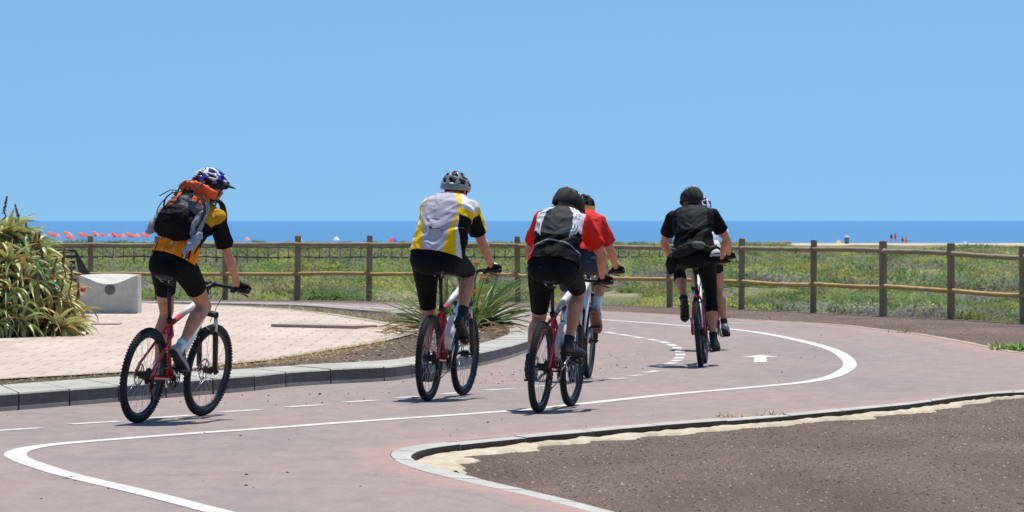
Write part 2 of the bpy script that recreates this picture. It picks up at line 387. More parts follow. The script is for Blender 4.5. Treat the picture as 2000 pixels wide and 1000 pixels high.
def resample(pts, n):
    L = [0]
    for a, b in zip(pts, pts[1:]): L.append(L[-1] + (b - a).length)
    out = []; j = 0
    for i in range(n):
        t = L[-1] * i / (n - 1)
        while j < len(L) - 2 and L[j + 1] < t: j += 1
        u = (t - L[j]) / max(L[j + 1] - L[j], 1e-9); out.append(pts[j].lerp(pts[j + 1], min(1, u)))
    return out
def plen(p): return sum((b - a).length for a, b in zip(p, p[1:]))
def sheet(name, outline, z, m, thick=0.0):
    pts = [Vector((p.x, p.y, z)) for p in outline]
    tris = geometry.tessellate_polygon([pts]); mb = MB(); mb.add(pts, tris, 0, False)
    if thick:
        n = len(pts); lo = [Vector((p.x, p.y, z - thick)) for p in pts]
        mb.add(pts + lo, [(i, (i + 1) % n, n + (i + 1) % n, n + i) for i in range(n)], 0, False)
    o = mb.build(name, m, fix=False)
    me = o.data
    bm = bmesh.new(); bm.from_mesh(me)
    for f in bm.faces:
        f.normal_update()
        if abs(f.normal.z) > 0.5 and f.normal.z < 0: f.normal_flip()
    bm.to_mesh(me); bm.free()
    return o
def ribbon_mb(mb, pts, w, z, m=0, ragged=0.0, side=0.5):
    """flat ribbon along pts; side=.5 centred, 0: all on the left of travel"""
    n = len(pts); A = []; B = []
    for i, p in enumerate(pts):
        t = pts[min(i + 1, n - 1)] - pts[max(i - 1, 0)]; t.z = 0; t.normalize(); nn = Vector((-t.y, t.x, 0))
        a = w * (1 - side) * (1 + ragged * (rng.random() - 0.5) * 2); b = w * side * (1 + ragged * (rng.random() - 0.5) * 2)
        A.append(Vector((p.x, p.y, z)) + nn * a); B.append(Vector((p.x, p.y, z)) - nn * b)
    mb.add(A + B, [(n + i, n + i + 1, i + 1, i) for i in range(n - 1)], m, False)
Gs = lambda L, z=0.0: [G(x, y, z) for x, y in L]

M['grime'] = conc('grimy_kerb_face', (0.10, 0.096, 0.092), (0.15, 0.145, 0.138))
M['shade_wall'] = conc('shade_painted_concrete', (0.05, 0.04, 0.036), (0.09, 0.07, 0.062))  # near-black concrete: shade painted on the bed-side wall of the flush kerb
# ------------------------------------------------------------------ ground outlines
KH = 0.13                                                     # height of the kerbed island
kerb_out = [(-420, 838), (-200, 820), (0, 804), (108, 795), (230, 785), (340, 776), (479, 765), (571, 755), (663, 749), (760, 744), (800, 739), (864, 730), (942, 714), (990, 702), (1029, 689)]
kerb_out_t = [(1042, 662), (1034, 651), (1006, 637), (975, 629), (930, 623), (880, 618), (800, 611), (704, 603.5), (632, 598), (560, 593.5), (440, 590.5), (269, 588), (-100, 586), (-500, 586)]
front_pts = Gs(kerb_out)
tip_pts = [G(x, y, KH) for x, y in kerb_out_t]
for p in tip_pts: p.z = 0
outer = crom(front_pts + tip_pts, 0.2)
kin = [(-420, 778), (-200, 765), (0, 752), (86, 745), (230, 735), (340, 728), (452, 721), (571, 713.5), (700, 706), (760, 702), (809, 695), (870, 684), (939, 669), (975, 659), (993, 651), (994, 643), (980, 634), (942, 627)]
kin_pts = [G(x, y, KH) for x, y in kin]
for p in kin_pts: p.z = 0
inner = crom(kin_pts, 0.2)
soil_isl_far = [G(x, y, KH) for x, y in [(880, 620), (800, 613), (704, 605), (632, 599.5), (560, 595), (440, 592), (269, 589.5), (-100, 587.5), (-500, 587.5)]]

fence_px = [(-130, 582.5), (30, 583), (176, 583.5), (308, 584), (440, 585), (580, 586), (720, 587), (866, 588), (1012, 589), (1160, 594), (1308, 599.5), (1448, 603), (1588, 610), (1725, 616.5), (1858, 623), (2000, 631), (2145, 641)]
fence_pts = [G(x, y) for x, y in fence_px]
fcurve = crom(fence_pts, 0.4)
fx = np.array([p.x for p in fcurve]); fy = np.array([p.y for p in fcurve])
def fence_y(x): return np.interp(x, fx, fy)
edge_px = [(2900, 745), (2500, 722), (2200, 704), (2000, 690), (1942, 680), (1858, 664), (1788, 652), (1718, 644), (1662, 637), (1600, 632), (1436, 623.5), (1306, 615), (1150, 607), (1000, 601), (850, 597), (700, 593.5), (560, 590), (400, 588.5), (100, 587), (-500, 586.3)]
road_far = crom(Gs(edge_px), 0.4)
lava_out = [(2900, 800), (2500, 772), (2200, 760), (2000, 762.5), (1750, 788), (1500, 811), (1300, 826), (1100, 843), (940, 858), (820, 870), (782, 876.5), (765, 884), (763, 892), (780, 905), (820, 920), (900, 940), (1060, 976), (1140, 997), (1300, 1040), (1600, 1130)]
lava_in = [(2900, 806), (2500, 777), (2200, 765), (2000, 766.5), (1750, 792.5), (1500, 816), (1300, 831), (1100, 849), (980, 860), (865, 873), (822, 881), (806, 888), (803, 895), (815, 902), (845, 911), (940, 937), (1100, 974), (1200, 1000), (1370, 1042), (1660, 1130)]
lo = crom(Gs(lava_out), 0.15); li = crom(Gs(lava_in), 0.15)

# base soil under everything near; then the road sheet above it with the lava bed left out
nearp = [Vector((-40, -5, 0)), Vector((40, -5, 0))] + [Vector((22, float(fence_y(22)) + 0.3, 0))] + [Vector((p.x, p.y + 0.3, 0)) for p in reversed(fcurve) if p.x < 22] + [Vector((-40, float(fence_y(-40)) + 0.3, 0))]
g = struct(sheet('ground', nearp, -0.055, M['soil']))
# verge: between road far edge and fence
vpoly = [Vector((p.x, p.y + 0.25, 0)) for p in fcurve] + [p + Vector((0, -0.8, 0)) for p in road_far if p.x < fcurve[-1].x + 3 and p.x > fcurve[0].x - 1]
struct(sheet('verge_soil', vpoly, -0.006, M['soil']))
road_poly = [Vector((-60, 3, 0)), Vector((lo[-1].x, 3, 0))] + list(reversed(lo)) + list(road_far) + [Vector((-60, road_far[-1].y, 0))]
road = struct(sheet('road', road_poly, 0.0, M['road'], 0.05))
# lava bed slightly mounded
def in_poly(x, y, poly):
    px = np.array([p.x for p in poly]); py = np.array([p.y for p in poly]); c = np.zeros(x.shape, bool); j = len(px) - 1
    for i in range(len(px)):
        hit = ((py[i] > y) != (py[j] > y)) & (x < (px[j] - px[i]) * (y - py[i]) / (py[j] - py[i] + 1e-12) + px[i]); c ^= hit; j = i
    return c
lava_poly = list(li) + [Vector((20, li[-1].y, 0))]
struct(sheet('lava_soil_bed', lava_poly, -0.045, M['soil']))

def pebbles(name, n, sampler, zf, smin, smax, cols, mname='tone', label=None, cat=None):
    """many small angular stones in one mesh"""
    base = np.array([(1, 0, 0), (-0.5, 0.86, 0), (-0.5, -0.86, 0), (0.1, 0.05, 1.0), (0.4, 0.6, 0.55), (-0.8, 0.1, 0.5), (0.3, -0.7, 0.5)])
    fcs = np.array([(0, 4, 3), (4, 5, 3), (5, 6, 3), (6, 0, 3), (0, 1, 4), (1, 5, 4), (1, 2, 5), (2, 6, 5), (2, 0, 6)])
    XY = sampler(n); n = len(XY); s = smin + (smax - smin) * nr.random(n) ** 3; a = nr.random(n) * 6.283
    V = base[None] * (0.6 + 0.8 * nr.random((n, 7, 3))) * s[:, None, None] * np.array([1, 1, 0.7])
    ca, sa = np.cos(a)[:, None], np.sin(a)[:, None]
    X = V[:, :, 0] * ca - V[:, :, 1] * sa; Y = V[:, :, 0] * sa + V[:, :, 1] * ca
    V = np.stack([X + XY[:, 0:1], Y + XY[:, 1:2], V[:, :, 2] + (zf - s * 0.15)[:, None] if isinstance(zf, np.ndarray) else V[:, :, 2] + zf - 0.002], 2)
    Fq = (fcs[None] + (np.arange(n) * 7)[:, None, None]).reshape(-1, 3)
    cc = np.array(cols)[nr.integers(0, len(cols), n)] * (0.7 + 0.6 * nr.random((n, 1)))
    me = np_mesh(name, V.reshape(-1, 3), Fq, M[mname], np.repeat(cc, 7, 0)); o = obj(name, me)
    o['kind'] = 'stuff'
    if label: tag(o, label, cat)
    return o
def samp_poly(poly, x0, x1, y0, y1):
    def f(n):
        x = x0 + (x1 - x0) * nr.random(n * 3); y = y0 + (y1 - y0) * nr.random(n * 3); k = in_poly(x, y, poly)
        return np.stack([x[k], y[k]], 1)[:n]
    return f
pebbles('gravel', 42000, samp_poly(lava_poly, -0.8, 5.2, 17.5, 33), -0.043, 0.002, 0.0095,
        [(0.2, 0.15, 0.13), (0.25, 0.19, 0.16), (0.15, 0.115, 0.1), (0.34, 0.26, 0.22), (0.09, 0.07, 0.06), (0.17, 0.13, 0.105), (0.22, 0.17, 0.15), (0.2, 0.15, 0.13), (0.42, 0.37, 0.32)], label='loose volcanic gravel over the brown bed in the foreground', cat='gravel')
vp = [p for p in vpoly]
pebbles('gravel', 9000, samp_poly(vp, -5, 9, 44, 73), -0.004, 0.004, 0.016,
        [(0.2, 0.15, 0.13), (0.24, 0.19, 0.16), (0.15, 0.115, 0.1), (0.32, 0.26, 0.22)], label='brown gravel of the verge along the foot of the fence', cat='gravel')
# dark grit spilled on the road by the kerb
def grit_s(n):
    out = []
    for (x, y, sx, sy, k) in [(1010, 735, 90, 14, 90), (1180, 720, 70, 10, 40), (900, 745, 80, 8, 40), (300, 785, 300, 6, 60), (1000, 850, 900, 60, 50), (1600, 690, 250, 40, 30), (400, 940, 300, 40, 25), (1230, 700, 60, 8, 24), (600, 770, 200, 8, 40)]:
        for _ in range(k):
            p = G(x + rng.gauss(0, 1) * sx * 0.6, y + rng.gauss(0, 1) * sy * 0.6); out.append((p.x, p.y))
    XY = np.array(out); 
    return XY[in_poly(XY[:, 0], XY[:, 1], road_poly) & ~in_poly(XY[:, 0], XY[:, 1], outer)]
pebbles('grit', 400, grit_s, 0.002, 0.004, 0.014, [(0.04, 0.03, 0.026), (0.09, 0.06, 0.05)], label='dark grit scattered over the red cycle path', cat='grit')

# lava bed kerb: flush with the road, drops to the bed
def strip_mesh(name, A, B, zA, zB, m, skirts=None, uvn=None):
    n = min(len(A), len(B)); mb = MB()
    a = [Vector((p.x, p.y, zA)) for p in A]; b = [Vector((p.x, p.y, zB)) for p in B]
    mb.add(a + b, [(i, i + 1, n + i + 1, n + i) for i in range(n - 1)], 0, False)
    if skirts:
        for L, z, zz in ((a, zA, skirts[0]), (b, zB, skirts[1])):
            lo_ = [Vector((p.x, p.y, zz)) for p in L]
            mb.add(L + lo_, [(i, i + 1, n + i + 1, n + i) for i in range(n - 1)], 0, False)
    return mb
def kerb_blocks(name, A, B, h, blk, m, z0=0.0, bev=0.012, gap=0.012):
    """A outer line, B inner line sampled alike; stones with chamfered tops and mortar joints"""
    mb = MB(); L = plen(A); nb = max(1, int(round(L / blk))); k = 6; N_ = nb * k + 1
    a = resample(A, N_); b = resample(B, N_)
    for s in range(nb):
        ai = [a[s * k + j].copy() for j in range(k + 1)]; bi = [b[s * k + j].copy() for j in range(k + 1)]
        ai[0] = ai[0].lerp(ai[1], gap / max((ai[1] - ai[0]).length, gap * 2)); ai[-1] = ai[-1].lerp(ai[-2], gap / max((ai[-1] - ai[-2]).length, gap * 2))
        bi[0] = bi[0].lerp(bi[1], gap / max((bi[1] - bi[0]).length, gap * 2)); bi[-1] = bi[-1].lerp(bi[-2], gap / max((bi[-1] - bi[-2]).length, gap * 2))
        dz = (rng.random() - 0.5) * 0.006; vs = []
        for p, q in zip(ai, bi):
            d = (q - p).normalized(); hh = h + dz
            for w, z in ((p, z0), (p, z0 + 0.03), (p + d * 0.004, z0 + 0.032), (p + d * 0.006, hh - bev), (p + d * (0.006 + bev), hh), (q - d * bev, hh), (q, hh - bev), (q, z0)):
                vs.append(Vector((w.x, w.y, z)))
        c = 8; fs = []; f0_ = len(mb.m)
        for j in range(k):
            for i in range(c - 1): fs.append((j * c + i, (j + 1) * c + i, (j + 1) * c + i + 1, j * c + i + 1))
        fs.append(tuple(range(c))); fs.append(tuple(range(k * c + c - 1, k * c - 1, -1)))
        mb.add(vs, fs, 0, False)
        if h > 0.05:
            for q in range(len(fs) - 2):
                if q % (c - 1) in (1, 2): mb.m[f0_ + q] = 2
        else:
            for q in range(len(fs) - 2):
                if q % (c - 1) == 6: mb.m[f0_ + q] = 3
    # mortar core
    n = len(a); av = []; 
    for p, q in zip(a, b):
        d = (q - p).normalized()
        for w, z in ((p + d * 0.02, z0), (p + d * 0.02, h - 0.018), (q - d * 0.02, h - 0.018), (q - d * 0.02, z0)): av.append(Vector((w.x, w.y, z)))
    mb.add(av, [(i * 4 + j, (i + 1) * 4 + j, (i + 1) * 4 + j + 1, i * 4 + j + 1) for i in range(n - 1) for j in range(3)], 1, False)
    return struct(mb.build(name, [m, M['joint'], M['grime'], M['shade_wall']]))
io = crom(front_pts + tip_pts[:5], 0.15)
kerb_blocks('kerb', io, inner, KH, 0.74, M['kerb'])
# narrow kerb on the far side of the island
far_o = crom(tip_pts[4:], 0.3); far_i = [p + Vector((0, -0.35, 0)) for p in far_o]
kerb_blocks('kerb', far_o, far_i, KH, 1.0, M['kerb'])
isl = outer
kerb_in_poly = list(inner) + [Vector((p.x, p.y - 0.2, 0)) for p in far_o]
bed = struct(sheet('planting_bed', kerb_in_poly, KH - 0.025, M['bark']))
# paved plaza
pl = [(-500, 776), (-200, 752), (0, 739.5), (137, 732), (230, 726.5), (360, 720), (440, 711), (522, 701.5), (619, 686), (700, 673), (755, 662), (795, 652), (806, 644), (790, 638), (764, 633), (704, 622.5), (632, 611.5), (580, 606), (524, 601), (440, 596.5), (300, 592), (269, 590.5), (-100, 589), (-500, 589)]
plz = crom([G(x, y, 0.12) for x, y in pl], 0.3)
struct(sheet('plaza_paving', plz, 0.117, M['paver'], 0.03))
pe = MB(); pp = [p for p in plz if p.y < 73]
ribbon_mb(pe, pp, 0.13, 0.121, 0, 0.25, 0.5); struct(pe.build('plaza_edging', M['edge_conc']))
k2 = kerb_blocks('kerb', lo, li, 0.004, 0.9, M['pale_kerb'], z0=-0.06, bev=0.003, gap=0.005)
def side_off(pts, d):
    out = []
    for i, p in enumerate(pts):
        t = pts[min(i + 1, len(pts) - 1)] - pts[max(i - 1, 0)]; t.z = 0; t.normalize(); out.append(p + Vector((-t.y, t.x, 0)) * d)
    return out
# ragged strip of spilled cement inside the kerb
cm = MB(); a = [p for p in li if p.x < 7.5][0:]
a = [p for i, p in enumerate(li) if p.y > G(0, 915).y and p.x < 6.2]; a = resample(a, int(plen(a) / 0.035))
ins = side_off(a, 0.03); n = len(a); vs = []
for i, p in enumerate(ins):
    q = side_off(a, 1)[i] if False else None
offs = side_off(a, 1.0)
for i, p in enumerate(a):
    d = (offs[i] - p).normalized(); x = p.x
    w = 0.62 * (0.30 + 0.25 * noise.noise(Vector((p.x * 2.1, p.y * 0.9, 0))) + 0.2 * noise.noise(Vector((p.x * 3.5, p.y * 2, 3))) + 0.06 * noise.noise(Vector((p.x * 14, p.y * 9, 5))))
    tfar = (p.y - 24) / 7.5
    if x > 2.8: w *= max(0.0, 0.9 - (x - 2.8) * 0.5) + (0.5 if 4.3 < x < 4.8 else 0)
    w = max(w, 0.02) * (1.25 if p.y < 27.5 else 1.2)
    for k in range(7):
        u = k / 6; zz = -0.038 + 0.016 * math.sin(u * 3.0) + 0.014 * noise.noise(Vector((p.x * 9, p.y * 5, k * 0.9)))
        if k == 6: zz = -0.05
        vs.append(p + d * (0.02 + w * u) + Vector((0, 0, zz)))
cm.add(vs, [(i * 7 + k, (i + 1) * 7 + k, (i + 1) * 7 + k + 1, i * 7 + k + 1) for i in range(n - 1) for k in range(6)], 0, True)
struct(cm.build('spilled_cement', M['cement']))
# redder fresh asphalt rubbed along kerbs (a real worn edge band of the coating)
def edge_band(name, pts, w, sgn):
    pts = resample(pts, int(plen(pts) / 0.12)); n = len(pts); V = []; C = []; nrm = side_off(pts, 1.0)
    for i, p in enumerate(pts):
        d = (nrm[i] - p).normalized() * sgn; ww = w * (1 + 0.5 * noise.noise(Vector((p.x * 1.3, p.y * 0.6, 2))))
        for k, (f, c_) in enumerate(((0.0, 1.0), (0.35, 0.8), (0.7, 0.3), (1.0, 0.0))): q = p + d * ww * f; V.append((q.x, q.y, 0.0022 - 0.0017 * f ** 2)); C.append((c_,) * 3)
    Fq = np.array([(i * 4 + k, (i + 1) * 4 + k, (i + 1) * 4 + k + 1, i * 4 + k + 1) for i in range(n - 1) for k in range(3)])
    me = np_mesh(name, np.array(V), Fq, M['road_edge'], np.array(C)); bm = bmesh.new(); bm.from_mesh(me)
    for f in bm.faces:
        f.normal_update()
        if f.normal.z < 0: f.normal_flip()
    bm.to_mesh(me); bm.free(); return struct(obj(name, me))
edge_band('road_edge_coating', [p for p in lo if p.x < 14], 0.30, -1.0)
edge_band('road_edge_coating', [p for p in road_far if 1 < p.x < 12], 0.55, 1.0)
# a shallow crack running across the near lane
mb = MB(); ck_ = crom(Gs([(60, 934), (110, 936), (150, 931), (240, 928.5), (330, 929.5), (450, 924), (620, 927)]), 0.03); ck_ = [p + Vector((0, 0.012 * noise.noise(p * 9) + 0.03 * noise.noise(p * 2.3), 0)) for p in ck_]
ribbon_mb(mb, ck_, 0.008, 0.0075, 0, 0.9); struct(mb.build('road_crack', mat('crack_shadow', (0.09, 0.075, 0.07), 0.95)))
# thin pale kerb line of the far road edge on the right
mb = MB(); ribbon_mb(mb, [p for p in road_far if p.x > -6], 0.10, 0.006, 0, 0.35, 0.5); struct(mb.build('road_edging', M['edge_conc']))

# ------------------------------------------------------------------ painted markings
mk = MB()
main_line = [(720, 1075), (560, 1034), (430, 1001), (290, 965), (200, 944), (130, 927), (72, 909), (42, 898), (30, 889.5), (38, 881), (72, 873), (130, 866), (230, 858), (360, 848), (540, 835.5), (700, 823.5), (870, 812), (1032, 800), (1132, 789.5), (1300, 771.5), (1500, 754), (1565, 747.5), (1612, 739.5), (1645, 727), (1660, 713.5), (1652, 699), (1632, 686), (1600, 675), (1514, 655.5), (1431, 643.5), (1345, 637), (1181, 625), (1100, 620.5), (980, 613.5), (860, 608), (760, 603), (600, 594.5)]
ribbon_mb(mk, crom(Gs(main_line), 0.12), 0.135, 0.0028, 0, 0.03)
struct(mk.build('solid_lane_line', M['paint']))
mk = MB()
dashes = [((-110, 849.5), (-40, 844.5)), ((-12, 842), (77, 836)), ((137, 829), (236, 823)), ((292, 817.5), (378, 811)), ((432, 805), (511, 800.5)), ((560, 795.5), (630, 791)), ((673, 786), (735, 782)), ((776, 777.5), (820, 774.5)), ((862, 770), (900, 767)), ((947, 762.5), (1002, 759.5)), ((1040, 755.5), (1075, 753)), ((1112, 749), (1170, 746)), ((1190, 741), (1226, 738.5)), ((1228, 734.5), (1258, 732.5)),
          ((1258, 728), (1288, 724.5)), ((1286, 718), (1306, 715.5)), ((1304, 711), (1317, 708)), ((1316, 706), (1326, 703)), ((1324, 701), (1329, 697.5)), ((1328.5, 694.8), (1329, 691)), ((1328.5, 688), (1326, 684)), ((1325, 681.5), (1319, 678)), ((1316, 676), (1307, 672.3)), ((1303, 670.7), (1291, 667.3)), ((1285, 665.8), (1266, 662.5)), ((1257, 661), (1236, 657.6)), ((1230, 656.5), (1209, 653)), ((1203, 652), (1181, 648.5)), ((1170, 647), (1140, 644)), ((1120, 642), (1085, 639)), ((1060, 636.5), (1020, 634)), ((988, 630.5), (1010, 631.8))]
for a, b in dashes:
    pa, pb = G(*a), G(*b); ribbon_mb(mk, [pa, pa.lerp(pb, 0.5), pb], 0.105, 0.0028, 0, 0.04)
struct(mk.build('dashed_centre_line', M['paint']))
mk = MB()
hd = [G(1447, 698.2), G(1484, 693.6), G(1522, 697.4), G(1496, 697.8), G(1498, 707.6), G(1473, 708.2), G(1473, 698.4)]
for p in hd: p.z = 0.0028
mk.add(hd, geometry.tessellate_polygon([hd]), 0, False); o = mk.build('painted_arrow', M['paint'], fix=False); struct(o)
mk = MB(); ribbon_mb(mk, Gs([(1425, 630.3), (1488, 632)]), 0.12, 0.0028); ribbon_mb(mk, Gs([(1495, 627.5), (1565, 629)]), 0.12, 0.0028)
struct(mk.build('faint_far_lane_line', M['paint']))

# ------------------------------------------------------------------ the field beyond the fence, beach and sea
def field_z(x, y):
    s = y - fence_y(x)
    sm = np.clip(s / 10, 0, 1); sm = sm * sm * (3 - 2 * sm)
    z = -0.07 - 0.65 * sm - 0.5 * np.clip((y - 100) / 140, 0, 1) - 1.25 * np.clip((y - 240) / 440, 0, 1)
    z = z - 0.35 * np.clip((y - 690) / 60, 0, 1)
    amp = np.clip(s / 15, 0, 1) * np.clip((700 - y) / 100, 0, 1)
    z = z + amp * (0.10 * np.sin(x * 0.35 + y * 0.05) + 0.08 * np.sin(x * 0.13 - y * 0.09 + 1) + 0.06 * np.sin(y * 0.21 + x * 0.6))
    return z
ys = np.concatenate([np.linspace(50, 90, 50), np.linspace(91, 260, 90), np.linspace(263, 820, 90)]); xs = np.linspace(-1, 1, 121)
YY, XX = np.meshgrid(ys, xs, indexing='ij'); XX = XX * (45 + YY * 0.35)
keep = None
ZZ = field_z(XX, YY); ZZ = np.where(YY < fence_y(XX) + 0.2, -0.25, ZZ)
V = np.stack([XX, YY, ZZ], 2).reshape(-1, 3); nx = len(xs); ii = np.arange(len(ys) - 1)[:, None] * nx + np.arange(nx - 1)[None]
Fq = np.stack([ii, ii + 1, ii + 1 + nx, ii + nx], 2).reshape(-1, 4)
def field_mat():
    m, nt, b = newmat('field_ground')
    tc = nt.nodes.new('ShaderNodeTexCoord'); sep = nt.nodes.new('ShaderNodeSeparateXYZ'); nt.links.new(tc.outputs['Object'], sep.inputs[0])
    n1 = nz(nt, 0.12, 6, 0.65); r = ramp(nt, [(0.3, (0.11, 0.13, 0.05)), (0.5, (0.15, 0.15, 0.075)), (0.62, (0.26, 0.22, 0.14)), (0.75, (0.45, 0.38, 0.28))]); nt.links.new(n1.outputs[0], r.inputs[0])
    n3 = nz(nt, 0.05, 5, 0.6); r3 = ramp(nt, [(0.3, (0.46, 0.37, 0.26)), (0.7, (0.56, 0.46, 0.33))]); nt.links.new(n3.outputs[0], r3.inputs[0])
    mr = nt.nodes.new('ShaderNodeMapRange'); mr.inputs[1].default_value = 560; mr.inputs[2].default_value = 600; nt.links.new(sep.outputs[1], mr.inputs[0])
    c = mixc(nt, mr.outputs[0], r.outputs[0], r3.outputs[0]); nt.links.new(c, b.inputs['Base Color'])
    b.inputs['Roughness'].default_value = 1; b.inputs['Specular IOR Level'].default_value = 0.1; return m
struct(obj('field', np_mesh('field', V, Fq, field_mat(), smooth=True)))
SEA = -2.6
mb = MB(); mb.add([(-60000, 400, SEA), (60000, 400, SEA), (60000, 60000, SEA), (-60000, 60000, SEA)], [(0, 1, 2, 3)], 0, False)
struct(mb.build('sea', M['sea'], fix=False))

def shrub_batch(name, XY, size, cols, nleaf, leaf, flat=0.55, seed=1, z=None):
    """domes of leaf-sized triangles, all in one mesh"""
    r = np.random.default_rng(seed); n = len(XY); k = nleaf
    u = r.normal(size=(n, k, 3)); u[:, :, 2] = np.abs(u[:, :, 2]) * 0.9 + 0.02; u /= np.linalg.norm(u, axis=2)[:, :, None]
    rad = (0.55 + 0.5 * r.random((n, k, 1))) ; lob = 1 + 0.35 * np.sin(u[:, :, 0:1] * 5 + r.random((n, 1, 1)) * 6) * np.cos(u[:, :, 1:2] * 4 + r.random((n, 1, 1)) * 6)
    P = u * rad * lob * np.array([1, 1, flat]) * size[:, None, None]
    a = r.random((n, k)) * 6.283; L = leaf * (0.5 + r.random((n, k))) * (0.6 + 0.4 * size[:, None] / size.mean())
    d1 = np.stack([np.cos(a), np.sin(a), r.normal(size=(n, k)) * 0.7 + 0.3], 2) * L[:, :, None]
    b = a + 1.2 + r.random((n, k)); d2 = np.stack([np.cos(b), np.sin(b), r.normal(size=(n, k)) * 0.5], 2) * L[:, :, None] * 0.6
    if z is None: z = field_z(XY[:, 0], XY[:, 1])
    base = np.concatenate([XY, z[:, None]], 1)[:, None, :]
    C = base + P
    V = np.stack([C - d1 * 0.5, C + d2 * 0.5, C + d1 * 0.5, C - d2 * 0.5], 2).reshape(-1, 3)
    Fq = (np.arange(n * k)[:, None] * 4 + np.arange(4)[None])
    cc = cols[:, None, :] * (0.9 + 0.2 * r.random((n, k, 1)))
    return np_mesh(name, V, Fq, M['shrub'], np.repeat(cc.reshape(-1, 3), 4, 0))
pal = np.array([1.42, 1.42, 1.55]) * np.array([(0.11, 0.17, 0.045), (0.15, 0.20, 0.06), (0.20, 0.24, 0.055), (0.09, 0.14, 0.045), (0.19, 0.18, 0.10), (0.24, 0.22, 0.13), (0.17, 0.165, 0.14), (0.28, 0.27, 0.06)])
def patchy_cols(XY):
    """neighbouring shrubs share a kind"""
    q = np.array([noise.noise(Vector((x * 0.22, y * 0.05, 0))) * 0.9 + noise.noise(Vector((x * 0.7, y * 0.2, 5))) * 0.7 for x, y in XY])
    r_ = nr.random(len(XY)) * 0.5 - 0.25; t = q + r_
    idx = np.digitize(t, [-0.42, -0.26, -0.1, 0.0, 0.12, 0.26, 0.42]); order = np.array([6, 5, 3, 0, 1, 2, 7, 4])
    return pal[order[idx]] * (1 + 0.6 * np.array([noise.noise(Vector((x * 0.5, y * 0.09, 9))) for x, y in XY]))[:, None] * (0.8 + 0.5 * nr.random((len(XY), 1)))
# bare sandy clearings seen between the shrubs (centre px, row, half width px, half height rows)
bare = [(1215, 589, 75, 12), (1480, 573, 80, 8), (1720, 502, 90, 4.5), (790, 560, 30, 7), (970, 588, 90, 9), (330, 560, 50, 6), (1890, 520, 70, 4), (1380, 520, 60, 4), (690, 530, 50, 4), (1620, 548, 50, 4), (560, 512, 70, 3)]
def scatter(n, y0, y1, margin=120):
    y = 1 / (1 / y0 + (1 / y1 - 1 / y0) * nr.random(n)); x = ((nr.random(n) * (2000 + 2 * margin) - margin) - 1000) / F * y
    s = y - fence_y(x); k = s > 0.9; x, y = x[k], y[k]; z = field_z(x, y)
    px = 1000 + x / y * F; py = HZ + (CAMZ - z) / y * F; k = np.ones(len(x), bool)
    for bx, by, bw, bh in bare: k &= ~(((px - bx) / bw) ** 2 + ((py - by) / bh) ** 2 < 1)
    k &= ~((px > 1540) & (y > 395 + 20 * np.sin(px * 0.02) + 30 * np.sin(px * 0.007))); k &= y < 690
    return np.stack([x[k], y[k]], 1)
A = scatter(3000, 72, 150)
s = 0.2 + 0.42 * nr.random(len(A)) ** 1.5
o = obj('scrub', shrub_batch('scrub', A, s, patchy_cols(A), 380, 0.05, seed=3)); o['kind'] = 'stuff'; tag(o, 'low green and olive scrub growing just beyond the fence', 'scrub')
A = scatter(6500, 130, 330); s = 0.35 + 0.6 * nr.random(len(A)) ** 1.6
o = obj('scrub', shrub_batch('scrub', A, s, patchy_cols(A) * 0.95, 150, 0.10, seed=4)); o['kind'] = 'stuff'; tag(o, 'scrub covering the middle of the field', 'scrub')
A = scatter(6500, 300, 700); s = 0.4 + 0.65 * nr.random(len(A))
o = obj('scrub', shrub_batch('scrub', A, s, patchy_cols(A) * 0.9, 60, 0.2, flat=0.4, seed=5)); o['kind'] = 'stuff'; tag(o, 'distant scrub running up to the beach', 'scrub')
A = []
for px_ in np.arange(60, 1460, 3.2):
    for _ in range(2): y_ = 236 + nr.normal() * 2.5; A.append(((px_ + nr.normal() * 4 - 1000) / F * y_, y_))
A = np.array(A); A = A[(np.sin(A[:, 0] * 0.9) + np.sin(A[:, 0] * 0.37) > -0.9)]
o = obj('scrub', shrub_batch('scrub', A, 0.28 + 0.3 * nr.random(len(A)), np.tile(np.array([[0.085, 0.11, 0.06]]), (len(A), 1)), 110, 0.09, seed=8)); o['kind'] = 'stuff'; tag(o, 'dark low hedge of scrub along the distant braced fence', 'scrub')
# ------------------------------------------------------------------ timber fence
def uv_tube(mb_, pts, r, n, m, wob=0.0):
    """log with slight knots; returns nothing, UV is made later from u around / v along"""
    rr = [r * (1 + wob * (rng.random() - 0.5)) for _ in pts]
    mb_.tube(pts, rr, m, n)
def log_obj(name, pts, r, m, parent, wob=0.06, n=14):
    mb_ = MB(); rr = [r * (1 + wob * (rng.random() - 0.5)) for _ in pts]; mb_.tube(pts, rr, 0, n); 
    me = mb_.mesh(name, m); uvl = me.uv_layers.new(name='UVMap'); 
    P0 = Vector(pts[0]); ax = (Vector(pts[-1]) - P0).normalized()
    ux = ax.orthogonal().normalized(); uy = ax.cross(ux); off = rng.random() * 10
    for lp in me.loops:
        v = me.vertices[lp.vertex_index].co - P0
        a = math.atan2(v.dot(uy), v.dot(ux)); uvl.data[lp.index].uv = (abs(a) / math.pi * 0.5 + off, v.dot(ax) * 0.5 + off)
    o = bpy.data.objects.new(name, me); link(o); o.parent = parent; return o
fence = tag(empty('timber_fence', fence_pts[6]), 'round timber post and rail fence running along the far side of the cycle path', 'fence')
fl = fence.location.copy()
tops = [461, 461, 461, 461, 460.5, 460, 460, 461, 461.5, 463, 464, 465.5, 468.5, 470, 475, 480.5, 486]
posts = []
